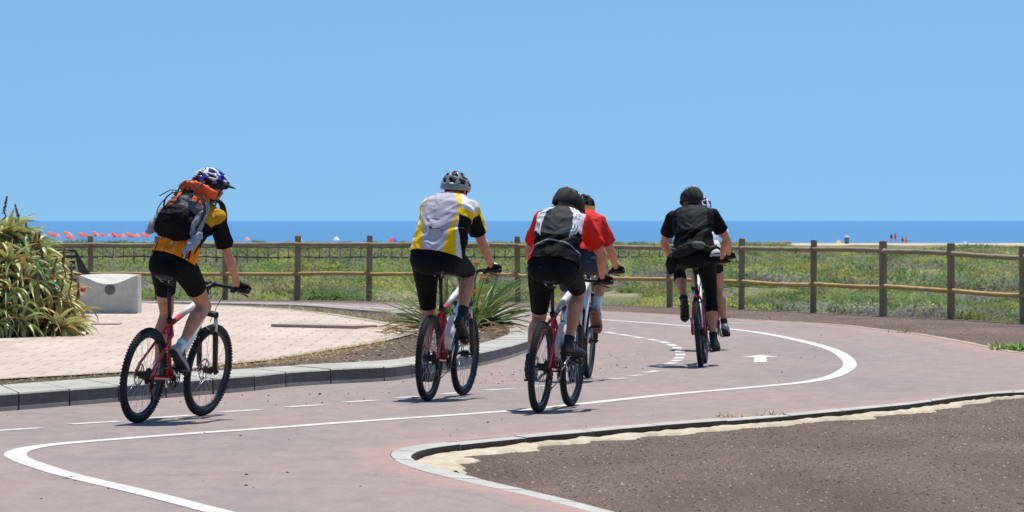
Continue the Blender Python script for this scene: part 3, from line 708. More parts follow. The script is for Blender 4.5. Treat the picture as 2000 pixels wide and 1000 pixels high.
for (px, py), tp, p in zip(fence_px, tops, fence_pts):
    h = CAMZ - (tp - HZ) * p.y / F; posts.append((p, h))
    lean = rng.uniform(-0.022, 0.022)
    pts = [p - fl + Vector((lean * t, 0, -0.35 + (h + 0.35) * t)) for t in (0, 0.3, 0.6, 0.85, 0.985)] + [p - fl + Vector((lean, 0, h))]
    mbp = log_obj('post', pts, 0.054 + rng.uniform(-0.004, 0.004), M['post'], fence, 0.08)
for i in range(len(posts) - 1):
    (a, ha), (b, hb) = posts[i], posts[i + 1]
    for zz, rad, mm in ((0.155, 0.037, 'rail_top'), (0.685, 0.034, 'rail_mid')):
        A_ = a - fl + Vector((0, -0.075, ha - zz + rng.uniform(-.012, .012))); B_ = b - fl + Vector((0, -0.075, hb - zz + rng.uniform(-.012, .012)))
        d = (B_ - A_).normalized(); A_ = A_ - d * 0.02 + Vector((0, -0.02 * (i % 2), 0)); B_ = B_ + d * 0.02 + Vector((0, -0.02 * (i % 2), 0))
        sag = rng.uniform(-0.012, 0.02); nn = 12
        pts = [A_.lerp(B_, t / nn) + Vector((0, 0, -sag * math.sin(math.pi * t / nn) + 0.002 * math.sin(t * 2.3 + i))) for t in range(nn + 1)]
        log_obj('rail', pts, rad, M[mm], fence, 0.07)
# far fence with cross braces
ff = tag(empty('far_fence', PD(720, 512, 226)), 'dark distant fence with crossed braces standing in the scrub', 'fence'); f0 = ff.location.copy()
base = [(60, 516), (300, 516), (560, 517), (720, 517), (1000, 516), (1300, 516), (1450, 516)]
bl = [PD(x, y, 226) for x, y in base]; nb = 70; bl = resample(bl, nb)
for i, p in enumerate(bl):
    mb = MB(); w = 0.035; mb.tube([p - f0 + Vector((0, 0, -0.5)), p - f0 + Vector((0, 0, 1.02 + 0.04 * rng.random()))], w, 0, 6); mb.build('post', M['far_wood'], ff)
Z = lambda k: Vector((0, 0.0, k)); Lf = [p - f0 for p in bl]
for zz, rr in ((0.42, 0.055), (0.98, 0.045)):
    mb = MB(); mb.tube([p + Z(zz + rng.uniform(-.03, .03)) for p in Lf], rr, 0, 6); mb.build('rail', M['far_wood'], ff)
for a0, a1 in ((11, 14), (25, 35)):
    mb = MB(); mb.tube([p + Z(0.11) for p in Lf[a0:a1]], 0.05, 0, 6); mb.build('rail', M['far_wood'], ff)
for flip in (0, 1):
    mb2 = MB(); mb2.tube([p + Z(0.45 if (i + flip) % 2 else 0.95) for i, p in enumerate(Lf)], 0.014, 0, 5); mb2.build('cross_brace', M['far_wood'], ff)

# ------------------------------------------------------------------ concrete seat with a dished top
c0 = G(212, 612.5, 0.117); dS = c0.y
W = 0.80; H = 0.535
cb = tag(empty('concrete_seat', c0), 'square concrete seat block with dished top and round plug on its face', 'concrete seat')
mb = MB(); nxs = 24; front = []; back = []; fb = []; bb = []
for i in range(nxs + 1):
    u = i / nxs; x = (u - 0.5) * W * 1.02; dip = 0.125 * math.sin(math.pi * u) ** 1.3
    front.append((x, 0, H - dip)); back.append((x * 0.98 + 0.0, 0.62, H + 0.015 * math.sin(math.pi * u))); fb.append((x, 0, -0.02)); bb.append((x, 0.62, -0.02))
nn = nxs + 1
mb.add(front + back, [(i, i + 1, nn + i + 1, nn + i) for i in range(nxs)], 0, True)
mb.add(fb + front, [(i, i + 1, nn + i + 1, nn + i) for i in range(nxs)], 0, False)
mb.add(bb + back, [(i, i + 1, nn + i + 1, nn + i) for i in range(nxs)], 0, False)
for i in (0, nxs): mb.add([fb[i], front[i], back[i], bb[i]], [(0, 1, 2, 3)], 0, False)
mb.build('seat_block', M['bench_conc'], cb)
mb = MB(); mb.revolve_y((0.02, -0.006, 0.335), [(0.0, 0.0), (0.062, 0.0), (0.07, 0.003), (0.074, 0.0), (0.076, 0.010), (0.0, 0.010)], 32, 0, False)
mb.revolve_y((0.02, -0.008, 0.335), [(0.0, 0), (0.012, 0), (0.012, 0.003), (0.0, 0.003)], 12, 0, False)
mb.build('plug', mat('grey_plug', (0.12, 0.125, 0.125), 0.6), cb)

# drain strips lying on the paving
for (xa, ya, xb, yb, nm, lb) in ((552, 637.5, 714, 641, 'paving_strip', 'long low pinkish strip lying on the plaza paving'), (160, 633, 236, 633, 'paving_strip', 'short low strip on the paving in front of the concrete seat')):
    a, b = G(xa, ya, 0.12), G(xb, yb, 0.12); mb = MB(); d = (b - a); ang = math.atan2(d.y, d.x)
    hgt = 0.035 if xa > 500 else 0.012
    k_ = 3
    for q in range(k_): mb.box((d.length * ((q + .5) / k_ - .5), 0, hgt / 2), (d.length / k_ - 0.006, 0.45, hgt), m=0, bev=0.004)
    o = mb.build(nm, mat('strip_stone', (0.36, 0.27, 0.235), 0.9, bmp=0.3), None, (a + b) / 2 + Vector((0, 0, 0.0))); o.rotation_euler = (0, 0, ang); tag(o, lb, 'paving strip')

# ------------------------------------------------------------------ slatted bench, half behind the aloes
bp = G(140, 600, 0.117); bp = Vector((bp.x, bp.y, 0.117)); 
bn = tag(empty('slatted_bench', bp), 'black slatted bench seen from behind beside the aloe bush', 'bench')
def bz(y): return CAMZ - (y - HZ) * bp.y / F - 0.117
def bx(x): return (x - 1000) * bp.y / F - bp.x
dk = mat('black_bench_slat', (0.018, 0.019, 0.018), 0.45, var=0.3)
for k, y in enumerate((490, 501, 512, 523, 534)):
    mb = MB(); zc = bz(y); mb.box((bx(92), -0.18 + 0.05 * k, zc), (bx(148) - bx(36), 0.025, 0.052), Matrix.Rotation(R(-20), 3, 'X'), 0, 0.006); mb.build('back_slat', dk, bn)
mb = MB()
prof = [(bx(148), bz(488)), (bx(152), bz(488.5)), (bx(179), bz(536)), (bx(158), bz(538))]
# raking end panel
vs = []
for yy in (-0.24, -0.20): vs += [(x, yy, z) for x, z in prof]
mb.add(vs, [(0, 1, 2, 3), (7, 6, 5, 4), (0, 4, 5, 1), (1, 5, 6, 2), (2, 6, 7, 3), (3, 7, 4, 0)], 0, False); mb.build('end_panel', dk, bn)
for k in range(4):
    mb = MB(); mb.box((bx(92), 0.08 + k * 0.11, 0.42), (bx(148) - bx(36), 0.08, 0.03), bev=0.005); mb.build('seat_slat', dk, bn)
for x in (45, 140):
    for y_ in (0.05, 0.42):
        mb = MB(); mb.box((bx(x), y_, 0.2), (0.05, 0.05, 0.42), bev=0.004); mb.build('leg', dk, bn)

# ------------------------------------------------------------------ aloe bush
def leaf_template(n=8, L=1.0, w=0.085, curl=1.2, fold=0.35, droop=0.0):
    """returns per-station (s, halfwidth) along a leaf; geometry is bent later"""
    s = np.linspace(0, 1, n); hw = w * np.clip((1 - s) ** 0.75 * (0.75 + 0.6 * np.sin(np.pi * np.clip(s * 1.2, 0, 1))), 0.004, 1); return s, hw
def make_leaves(base, dirs, L, w, curl, cols, tipcol, n=8, thick=0.25, tipstart=0.8, twist=0.4, fold=0.5, r=None):
    """base (k,3) start, dirs (k,3) unit start direction, curl radians bent downward (k)"""
    r = r or nr; k = len(base); s, hw = leaf_template(n)
    hw = hw / hw.max()
    up = np.array([0, 0, 1.0]); V = np.zeros((k, n, 3, 3)); C = np.zeros((k, n, 3, 3))
    side = np.cross(dirs, up); sl = np.linalg.norm(side, axis=1)[:, None]; side = np.where(sl < 0.05, np.array([1, 0, 0]), side / np.maximum(sl, 1e-6))
    nrm = np.cross(side, dirs)
    P = base.copy(); tw = r.normal(size=k) * twist; ps = 0
    for i in range(n):
        th = -curl * s[i] ** 1.3
        D = dirs * np.cos(th)[:, None] + nrm * np.sin(th)[:, None]; U = -dirs * np.sin(th)[:, None] + nrm * np.cos(th)[:, None]
        if i: P = P + D * (L * (s[i] - s[i - 1]))[:, None]
        a = tw * s[i]; S_ = side * np.cos(a)[:, None] + U * np.sin(a)[:, None]; U2 = -side * np.sin(a)[:, None] + U * np.cos(a)[:, None]
        W_ = (w * hw[i])[:, None]
        V[:, i, 0] = P - S_ * W_ + U2 * W_ * fold; V[:, i, 1] = P - U2 * W_ * thick; V[:, i, 2] = P + S_ * W_ + U2 * W_ * fold
        t = np.clip((s[i] - tipstart) / (1 - tipstart + 1e-6), 0, 1); cc = cols * (1 - t) + tipcol * t
        C[:, i, 0] = cc * 1.1; C[:, i, 1] = cc * 0.9; C[:, i, 2] = cc * 1.1
    q = []
    for i in range(n - 1):
        for c in range(2): q.append((i * 3 + c, i * 3 + c + 1, i * 3 + c + 4, i * 3 + c + 3))
    q = np.array(q); Fq = (q[None] + (np.arange(k) * n * 3)[:, None, None]).reshape(-1, 4)
    return V.reshape(-1, 3), Fq, C.reshape(-1, 3)
ab = Vector((-6.62, 45.6, 0.11)); aloe = tag(empty('aloe_bush', ab), 'huge mound of spiky curling aloe rosettes at the left edge of the plaza', 'aloe bush')
ra = np.random.default_rng(5)
Bs, Ds, Ls, Ws, Cs, Cl, Tc = [], [], [], [], [], [], []
cent = []
RX, RY, RZ = 1.76, 1.5, 1.07
for i in range(900):
    u = ra.normal(size=3); u[2] = abs(u[2]); u /= np.linalg.norm(u)
    if u[1] > 0.55: continue
    sx = 1 - 0.12 * math.sin(3 * math.atan2(u[2], u[0]) + 1); p = np.array([u[0] * RX * sx, u[1] * RY, u[2] * RZ * sx + 0.05]) * (0.93 + 0.12 * ra.random())
    if any(np.linalg.norm(p - q) < 0.215 for q in cent): continue
    cent.append(p)
for p in cent:
    out = p / np.array([RX, RY, RZ]); out /= np.linalg.norm(out); out = out + np.array([0, 0, 0.55]) + ra.normal(size=3) * 0.25; out /= np.linalg.norm(out)
    t1 = np.cross(out, [0.3, 0.9, 0.2]); t1 /= np.linalg.norm(t1); t2 = np.cross(out, t1)
    nl = ra.integers(13, 21); base_c = np.array([(0.30, 0.40, 0.19), (0.42, 0.48, 0.20), (0.23, 0.35, 0.19), (0.52, 0.53, 0.22), (0.48, 0.45, 0.17)])[ra.integers(0, 5)]
    sc = 0.75 + 0.5 * ra.random()
    for j in range(nl):
        a = j * 2.4 + ra.random() * 0.5; f = (j + 1) / nl; el = 1.35 - 1.45 * f + ra.normal() * 0.12
        d = (t1 * math.cos(a) + t2 * math.sin(a)) * math.cos(el) + out * math.sin(el)
        Bs.append(p); Ds.append(d / np.linalg.norm(d)); Ls.append((0.33 + 0.27 * f) * sc * (0.85 + 0.3 * ra.random())); Ws.append(0.030 * sc * (0.8 + 0.4 * ra.random()))
        Cl.append(1.0 + 3.0 * f * ra.random()); c = base_c * (0.8 + 0.5 * ra.random())
        if ra.random() < 0.14: c = np.array([0.42, 0.28, 0.10]) * (0.8 + 0.4 * ra.random())
        if f > 0.85 and ra.random() < 0.5: c = np.array([0.30, 0.19, 0.10])
        Cs.append(c); Tc.append(np.array([(0.62, 0.20, 0.09), (0.52, 0.28, 0.12), (0.38, 0.36, 0.14)])[ra.integers(0, 3)])
V, Fq, C = make_leaves(np.array(Bs), np.array(Ds), np.array(Ls), np.array(Ws), np.array(Cl), np.array(Cs), np.array(Tc), 9, 0.55, 0.72, 0.5, 0.45, ra)
obj('foliage', np_mesh('foliage', V, Fq, M['aloe'], C, True), aloe)
# withered stems and leaf litter inside the mound
mb = MB(); 
for i in range(60):
    p = cent[ra.integers(0, len(cent))]; q = p * np.array([0.45, 0.45, 0.0]); mid = (p + q) / 2 + ra.normal(size=3) * 0.06
    mb.tube([q, mid, p], [0.03, 0.024, 0.016], 0, 6)
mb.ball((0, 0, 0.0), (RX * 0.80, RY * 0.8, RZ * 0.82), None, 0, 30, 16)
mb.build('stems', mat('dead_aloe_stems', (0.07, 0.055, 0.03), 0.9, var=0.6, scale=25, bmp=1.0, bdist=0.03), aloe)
def spike(loc, top, rad=0.03, ln=0.2):
    m_ = MB(); loc = Vector(loc); top = Vector(top); d = (top - loc).normalized(); s0 = top - d * ln
    mid = (loc + s0) / 2 + Vector((rng.uniform(-.04, .04), 0, 0)); m_.tube([loc, mid, s0, top], [0.011, 0.010, 0.010, 0.004], 0, 6)
    o = m_.build('dried_flower_stalk', mat_stalk, aloe); m2 = MB()
    for k in range(46):
        t = rng.random(); a = rng.random() * 6.28; c = s0.lerp(top, t); n_ = Vector((math.cos(a), math.sin(a), 0)); w = rad * (1 - 0.65 * t)
        m2.tube([c + n_ * 0.004, c + n_ * w - d * 0.022], [0.007, 0.003], 0, 4)
    m2.build('dried_flower_head', mat_sp, o)
mat_stalk = mat('dry_stalk', (0.24, 0.15, 0.07), 0.9, var=0.3); mat_sp = mat('dry_flower', (0.20, 0.10, 0.05), 0.9, var=0.4)
for (x, y, x2, y2, dep) in [(5, 430, 14, 382, 0.2), (38, 432, 29, 398, 0), (55, 468, 50, 432, 0), (62, 500, 70, 452, -.6), (85, 520, 77, 470, -.5), (100, 545, 112, 500, -.8), (120, 560, 126, 480, -.4), (8, 560, 5, 530, -1.2), (75, 590, 74, 540, -1.3), (108, 610, 124, 552, -1.1), (142, 600, 139, 512, -.5), (152, 590, 153, 550, -.8), (30, 470, 36, 440, -.2), (70, 500, 78, 455, -.3)]:
    spike(PD(x, y, ab.y + dep) - ab, PD(x2, y2, ab.y + dep - 0.05) - ab)
m_ = MB(); m_.ball(PD(162, 566, ab.y - 1.2) - ab, 0.03, None, 0, 8, 6); m_.build('red_flower', mat('red_flower', (0.5, 0.03, 0.015), 0.6), aloe)

# ------------------------------------------------------------------ flax clump on the island
def flax(base_pt, n, seed, label, spread=1.0, Lr=(0.55, 1.25), name='flax_plant', extra=()):
    r = np.random.default_rng(seed); root = tag(empty(name, base_pt), label, 'plant')
    B, D, L, W_, CU, CO, TC = [], [], [], [], [], [], []
    for i in range(n):
        a = r.random() * 6.283; tilt = (0.15 + 1.0 * r.random() ** 0.8) * spread; h = np.array([math.cos(a), math.sin(a), 0.0])
        d = h * math.sin(tilt) + np.array([0, 0, math.cos(tilt)])
        B.append(h * 0.05 + np.array([r.normal() * 0.05, r.normal() * 0.05, -0.02])); D.append(d); L.append(Lr[0] + (Lr[1] - Lr[0]) * r.random()); W_.append(0.015 + 0.011 * r.random())
        CU.append((0.15 + 0.9 * r.random() ** 2) * (0.5 + tilt)); c = np.array([(0.15, 0.24, 0.07), (0.10, 0.18, 0.06), (0.22, 0.29, 0.08), (0.32, 0.33, 0.10), (0.09, 0.15, 0.07)])[r.integers(0, 5)]
        CO.append(c * (0.8 + 0.4 * r.random())); TC.append(np.array([0.33, 0.22, 0.10]) if r.random() < 0.5 else c)
    for (az, tilt, l, cu) in extra:
        h = np.array([math.cos(az), math.sin(az), 0.0]); B.append(h * 0.04); D.append(h * math.sin(tilt) + np.array([0, 0, math.cos(tilt)])); L.append(l); W_.append(0.024); CU.append(cu); CO.append(np.array([0.20, 0.27, 0.08])); TC.append(np.array([0.30, 0.24, 0.1]))
    V, Fq, C = make_leaves(np.array(B), np.array(D), np.array(L), np.array(W_), np.array(CU), np.array(CO), np.array(TC), 12, 0.3, 0.85, 0.5, 0.35, r)
    obj('leaves', np_mesh('leaves', V, Fq, M['leaf'], C, True), root); return root
fb_ = G(922, 640, 0.105)
fxr = flax(fb_, 105, 3, 'big sword-leaved clump with small orange flowers on the island behind the yellow rider', 1.12, (0.7, 1.3),
     extra=[(0.1, 1.25, 0.95, 1.0), (0.0, 1.3, 0.8, 0.7), (-0.15, 1.1, 1.0, 1.2), (3.1, 1.1, 0.95, 0.4), (3.3, 1.25, 0.85, 0.6), (3.0, 0.9, 1.0, 0.7), (3.2, 1.45, 1.0, 0.3), (0.05, 0.8, 1.15, 0.5), (-0.1, 0.75, 1.25, 0.5), (0.2, 0.65, 1.3, 0.5), (3.14, 0.95, 1.35, 0.8), (3.0, 0.75, 1.3, 0.9), (3.3, 1.05, 1.3, 0.6), (3.2, 0.6, 1.2, 1.0), (2.9, 1.2, 1.2, 0.5), (3.4, 1.3, 1.2, 0.4), (3.1, 1.0, 1.4, 1.1), (0.0, 0.9, 1.35, 0.8), (0.15, 1.05, 1.3, 0.6), (-0.2, 0.85, 1.3, 1.0), (0.1, 0.6, 1.3, 0.9), (-0.1, 1.15, 1.3, 0.5), (0.05, 1.0, 1.4, 1.2), (-0.25, 0.5, 1.2, 0.8)])
for (fx_, fy_) in ((930, 518), (926, 574), (893, 527), (944, 548)):
    top = PD(fx_, fy_, fb_.y - 0.25) - fb_; mb = MB(); mb.tube([Vector((0, 0, 0)), top * 0.5 + Vector((0, 0, 0.06)), top], [0.010, 0.009, 0.007], 0, 6); so_ = mb.build('flower_stem', mat('flower_stem_green', (0.12, 0.2, 0.06), 0.6), fxr); mb = MB()
    for q in range(4): mb.tube([top, top + Vector((-0.014 + 0.014 * q, -0.01, 0.026)), top + Vector((-0.035 + 0.024 * q, -0.01, 0.055))], [0.006, 0.010, 0.002], 0, 6)
    mb.build('flower', mat('orange_petals', (0.85, 0.20, 0.02), 0.6), so_)
flax(G(862, 643, 0.105), 48, 21, 'smaller flax clump with pale drooping leaves, left of the big one', 1.25, (0.6, 1.1),
     extra=[(3.14, 1.0, 1.05, 0.4), (3.0, 0.8, 1.1, 0.6), (3.25, 1.15, 1.0, 0.3), (3.1, 0.65, 1.05, 0.9), (3.3, 0.9, 1.1, 0.5), (2.9, 1.2, 0.9, 0.2), (3.4, 1.3, 0.9, 0.3)])
# dead leaves lying by the flax and at the paving edge
def litter(name, cpx, spreadx, spready, n, Lm, seed, label):
    r = np.random.default_rng(seed); o0 = G(*cpx, 0.11); B, D, L, W_, CU, CO = [], [], [], [], [], []
    for i in range(n):
        p = np.array([r.normal() * spreadx, r.normal() * spready, 0.02 + 0.06 * r.random()]); a = r.normal() * 0.5 + (3.14 if r.random() < 0.6 else 0)
        B.append(p); D.append(np.array([math.cos(a), math.sin(a) * 0.6, 0.25 + 0.25 * r.random()])); D[-1] /= np.linalg.norm(D[-1]); L.append(Lm * (0.5 + r.random())); W_.append(0.014 + 0.01 * r.random()); CU.append(0.5 + 0.5 * r.random())
        CO.append(np.array([(0.30, 0.20, 0.10), (0.20, 0.12, 0.06), (0.38, 0.28, 0.15)])[r.integers(0, 3)])
    CO = np.array(CO); V, Fq, C = make_leaves(np.array(B), np.array(D), np.array(L), np.array(W_), np.array(CU), CO, CO, 8, 0.2, 0.9, 0.8, 0.3, r)
    V = V.copy(); V[:, 2] = np.maximum(V[:, 2], 0.012 + 0.01 * np.sin(V[:, 0] * 40))
    o = obj(name, np_mesh(name, V, Fq, M['leaf'], C, True)); o.location = o0; o['kind'] = 'stuff'; tag(o, label, 'dead leaves'); return o
litter('dead_leaves', (812, 657), 0.2, 0.45, 46, 0.32, 2, 'dry brown leaves heaped beside the flax clump on the paving edge')
litter('dead_leaves', (960, 655), 0.16, 0.7, 30, 0.22, 4, 'dry leaf litter under the flax at the rounded end of the island')
# grass tufts and chips along the bed
def chips(name, pxs, n, seed, label, cols, L=0.05, jit=(14, 3)):
    r = np.random.default_rng(seed); B, D, CO = [], [], []
    for i in range(n):
        k = r.random() * (len(pxs) - 1); j = int(k); u = k - j; x = pxs[j][0] * (1 - u) + pxs[j + 1][0] * u + r.normal() * jit[0]; y = pxs[j][1] * (1 - u) + pxs[j + 1][1] * u + r.normal() * jit[1]
        p = G(x, y, 0.107); B.append(tuple(p)); a = r.random() * 6.28; D.append(np.array([math.cos(a), math.sin(a), 0.1 + 1.0 * r.random()])); D[-1] /= np.linalg.norm(D[-1]); CO.append(np.array(cols[r.integers(0, len(cols))]))
    CO = np.array(CO); V, Fq, C = make_leaves(np.array(B), np.array(D), L * (0.4 + r.random(n)), np.full(n, 0.004), r.random(n), CO, CO, 4, 0.2, 0.9, 0.5, 0.3, r)
    o = obj(name, np_mesh(name, V, Fq, M['leaf'], C, False)); o['kind'] = 'stuff'; tag(o, label, 'dry grass')
chips('dry_grass', [(300, 724), (440, 716), (560, 704), (640, 690), (700, 682), (760, 664)], 1900, 8, 'dry yellow and rusty ground cover along the near edge of the paving', [(0.42, 0.30, 0.12), (0.40, 0.20, 0.07), (0.30, 0.27, 0.10), (0.5, 0.4, 0.2)], 0.07, (14, 2.2))
chips('dry_grass', [(-40, 748), (60, 744), (160, 738), (240, 731)], 500, 12, 'sparse dry litter in the narrow bed at the left end of the kerb', [(0.30, 0.24, 0.12), (0.2, 0.13, 0.07), (0.18, 0.22, 0.08)], 0.05, (14, 2))
chips('dry_grass', [(560, 601), (640, 609), (720, 620), (790, 634), (830, 645)], 1300, 9, 'mossy yellow ground cover along the far edge of the paving', [(0.34, 0.30, 0.12), (0.22, 0.22, 0.08), (0.42, 0.34, 0.18)], 0.06, (12, 1.5))
bedp = kerb_in_poly
pebbles('wood_chips', 9000, lambda n: (lambda P: P[in_poly(P[:, 0], P[:, 1], bedp) & ~in_poly(P[:, 0], P[:, 1], plz)])(np.array([tuple(G(480 + 600 * nr.random(), 596 + 130 * nr.random() ** 1.2, 0.1))[:2] for _ in range(n)])),
        0.104, 0.006, 0.028, [(0.11, 0.075, 0.055), (0.2, 0.14, 0.10), (0.055, 0.04, 0.034), (0.34, 0.28, 0.21), (0.16, 0.11, 0.085)], label='brown bark chips and gravel covering the planting bed', cat='bark chips')

# weeds
def weed(px, py, n, L, col, label, z=0.0, sp=0.25):
    r = np.random.default_rng(int(px)); o0 = G(px, py, z); B, D, CO = [], [], []
    for i in range(n):
        a = r.random() * 6.28; B.append((r.normal() * sp, r.normal() * sp, -0.01)); t = 0.3 + 0.9 * r.random(); D.append((math.cos(a) * math.sin(t), math.sin(a) * math.sin(t), math.cos(t))); CO.append(np.array(col) * (0.7 + 0.6 * r.random()))
    CO = np.array(CO); V, Fq, C = make_leaves(np.array(B), np.array(D), L * (0.5 + r.random(n)), np.full(n, L * 0.14), r.random(n) * 1.4, CO, CO, 5, 0.2, 0.9, 0.5, 0.3, r)
    o = obj('weed', np_mesh('weed', V, Fq, M['leaf'], C, True)); o.location = o0; tag(o, label, 'weed')
weed(1985, 683, 170, 0.11, (0.20, 0.34, 0.05), 'bright green weed at the path edge on the far right', 0, 0.12)
weed(1774, 650, 50, 0.07, (0.28, 0.27, 0.09), 'small yellowish weed on the far path edge', 0, 0.1)
weed(1500, 810.5, 30, 0.05, (0.30, 0.26, 0.09), 'tiny dry weed on the kerb of the brown bed, left of two', 0, 0.06)
weed(1415, 815, 30, 0.05, (0.34, 0.28, 0.10), 'tiny dry weed on the kerb of the brown bed, leftmost sprig', 0, 0.06)

# bushes one can tell apart beyond the fence
def bush(px, toppy, Y, w, label, col, n=2600, leaf=0.055, seed=1, h=None):
    z = float(field_z(np.array([0.0 + (px - 1000) * Y / F]), np.array([Y]))[0]); p = Vector(((px - 1000) * Y / F, Y, z)); top = CAMZ - (toppy - HZ) * Y / F; h = top - z
    root = tag(empty('bush', p), label, 'bush')
    me = shrub_batch('foliage', np.array([[0.0, 0.0]]), np.array([w / 2]), np.array([col]), n, leaf, flat=h / (w / 2) * 0.85, seed=seed, z=np.array([0.0])); obj('foliage', me, root)
    m_ = MB()
    for k in range(9):
        a = rng.random() * 6.28; q = Vector((math.cos(a) * w * 0.3 * rng.random(), math.sin(a) * 0.3 * rng.random(), h * 0.7)); m_.tube([Vector((0, 0, -0.1)), q * 0.5 + Vector((0, 0, 0.05)), q], [0.025, 0.015, 0.006], 0, 5)
    m_.build('branches', M['far_wood'], root)
bush(552, 541, 77.5, 0.98, 'dry khaki bush behind the rails, left of the fence post', (0.27, 0.215, 0.11), 4200, 0.045, 1)
bush(628, 543, 78.5, 0.95, 'dry khaki bush behind the rails, right of the fence post', (0.25, 0.195, 0.105), 4200, 0.045, 2)
bush(700, 562, 78, 0.72, 'small drab bush low behind the fence', (0.20, 0.18, 0.09), 2200, 0.045, 3)
bush(1510, 583, 74, 1.3, 'dense green bush behind the fence between two right hand posts', (0.10, 0.15, 0.05), 3500, 0.05, 4)
bush(1640, 588, 72, 1.0, 'green bush at the foot of the fence on the right', (0.14, 0.18, 0.06), 2600, 0.05, 6)
bush(1900, 600, 69, 1.4, 'yellow green bush at the foot of the fence near the right edge', (0.20, 0.22, 0.06), 3600, 0.05, 7)

for i, (bx_, tp_, yy_, w_, lb_) in enumerate([(160, 467, 560, 6.5, 'far dark bush under the orange parasols at the left'), (225, 469, 555, 4.5, 'far low bush just left of the first rider'), (330, 466, 560, 5.0, 'far bush behind the backpack rider at the top rail'), (505, 469, 575, 3.5, 'far bush beside the faded parasol right of the first rider'),
        (1905, 476, 470, 7.0, 'far green bush on the sand edge near the right border'), (1865, 501, 300, 6.0, 'dark green bush mound in the field below the top rail at the right'), (1760, 500, 310, 3.5, 'smaller green bush mound in the field left of the dark one')]):
    bush(bx_, tp_, yy_, w_, lb_, (0.13, 0.18, 0.08), 900, 0.22 if yy_ > 400 else 0.14, 30 + i)
# ------------------------------------------------------------------ beach: parasols and people far away
def parasol(px, py, w_px, Y, cols, label, group=None, hpx=None):
    top = PD(px, py, Y); zg = float(field_z(np.array([top.x]), np.array([Y]))[0]); rad = w_px / 2 * Y / F
    root = tag(empty('parasol', (top.x, Y, zg)), label, 'parasol', group); hgt = top.z - zg; dr = (hpx or w_px * 0.55) * Y / F
    m_ = MB(); m_.tube([(0, 0, -0.2), (0, 0, hgt)], 0.025, 0, 6); m_.build('pole', M['steel'], root)
    m_ = MB(); n = 8; vs = [(0, 0, hgt)]
    for k in (0.5, 1.0):
        for i in range(n * 2):
            a = math.pi * i / n; vs.append((rad * k * math.cos(a), rad * k * math.sin(a), hgt - dr * (k ** 1.6)))
    fs = [(0, 1 + i, 1 + (i + 1) % 16) for i in range(16)] + [(1 + i, 17 + i, 17 + (i + 1) % 16, 1 + (i + 1) % 16) for i in range(16)]
    m_.add(vs, fs, 0, True); b0 = 0
    for idx in range(len(fs)): m_.m[idx] = (idx % 16) // (16 // len(cols)) if len(cols) > 1 else 0
    m_.build('canopy', [mat('canopy', c, 0.8) for c in cols], root, fix=False)
OR, RD, WH, BL = (0.75, 0.16, 0.07), (0.75, 0.09, 0.06), (0.75, 0.72, 0.7), (0.06, 0.1, 0.6)
PK = (0.75, 0.3, 0.25)
lx = [(98, 452, OR), (106, 454, RD), (128, 451, OR), (136, 453, PK), (133, 460, RD), (140, 459, OR), (157, 453, OR), (163, 455, RD), (170, 456, RD), (184, 451, OR), (189, 454, PK), (200, 455, RD), (213, 456, PK), (221, 453, RD), (226, 456, OR), (234, 457, RD), (241, 457, PK), (250, 453, OR), (256, 455, RD), (262, 457, OR), (268, 456, PK), (280, 454, OR), (288, 456, RD), (113, 456, PK)]
for i, (x, y, c) in enumerate(lx): parasol(x, y, 11 + (i * 7) % 4, 735 + (i * 13) % 12, [c], {OR: 'small orange', RD: 'small red', PK: 'small pink'}[c] + ' parasol in the row on the far left of the beach', {OR: 'orange', RD: 'red', PK: 'pink'}[c] + ' parasols on the beach')
parasol(768, 462, 22, 700, [BL, BL, RD, BL], 'blue and red parasol on the beach behind the top rail, left of the yellow rider')
parasol(947, 465, 16, 710, [PK], 'pink parasol on the beach right of the yellow rider')
parasol(657, 462, 13, 712, [WH], 'pale parasol on the beach between the two left riders')
parasol(586, 464, 10, 712, [WH], 'white parasol peeping over the rail beside a fence post')
parasol(483, 463, 12, 712, [PK], 'faded parasol on the beach just right of the first rider')
parasol(1638, 469, 12, 690, [(0.9, 0.5, 0.05)], 'yellow parasol on the sand at the right')
parasol(1885, 471, 18, 655, [(0.35, 0.55, 0.5)], 'pale green beach shelter on the sand at the far right')
parasol(1840, 475, 14, 640, [(0.35, 0.42, 0.65)], 'grey blue beach shelter at the right beside a post top')
parasol(1536, 469, 7, 690, [RD], 'tiny red parasol on the sand behind the black riders')
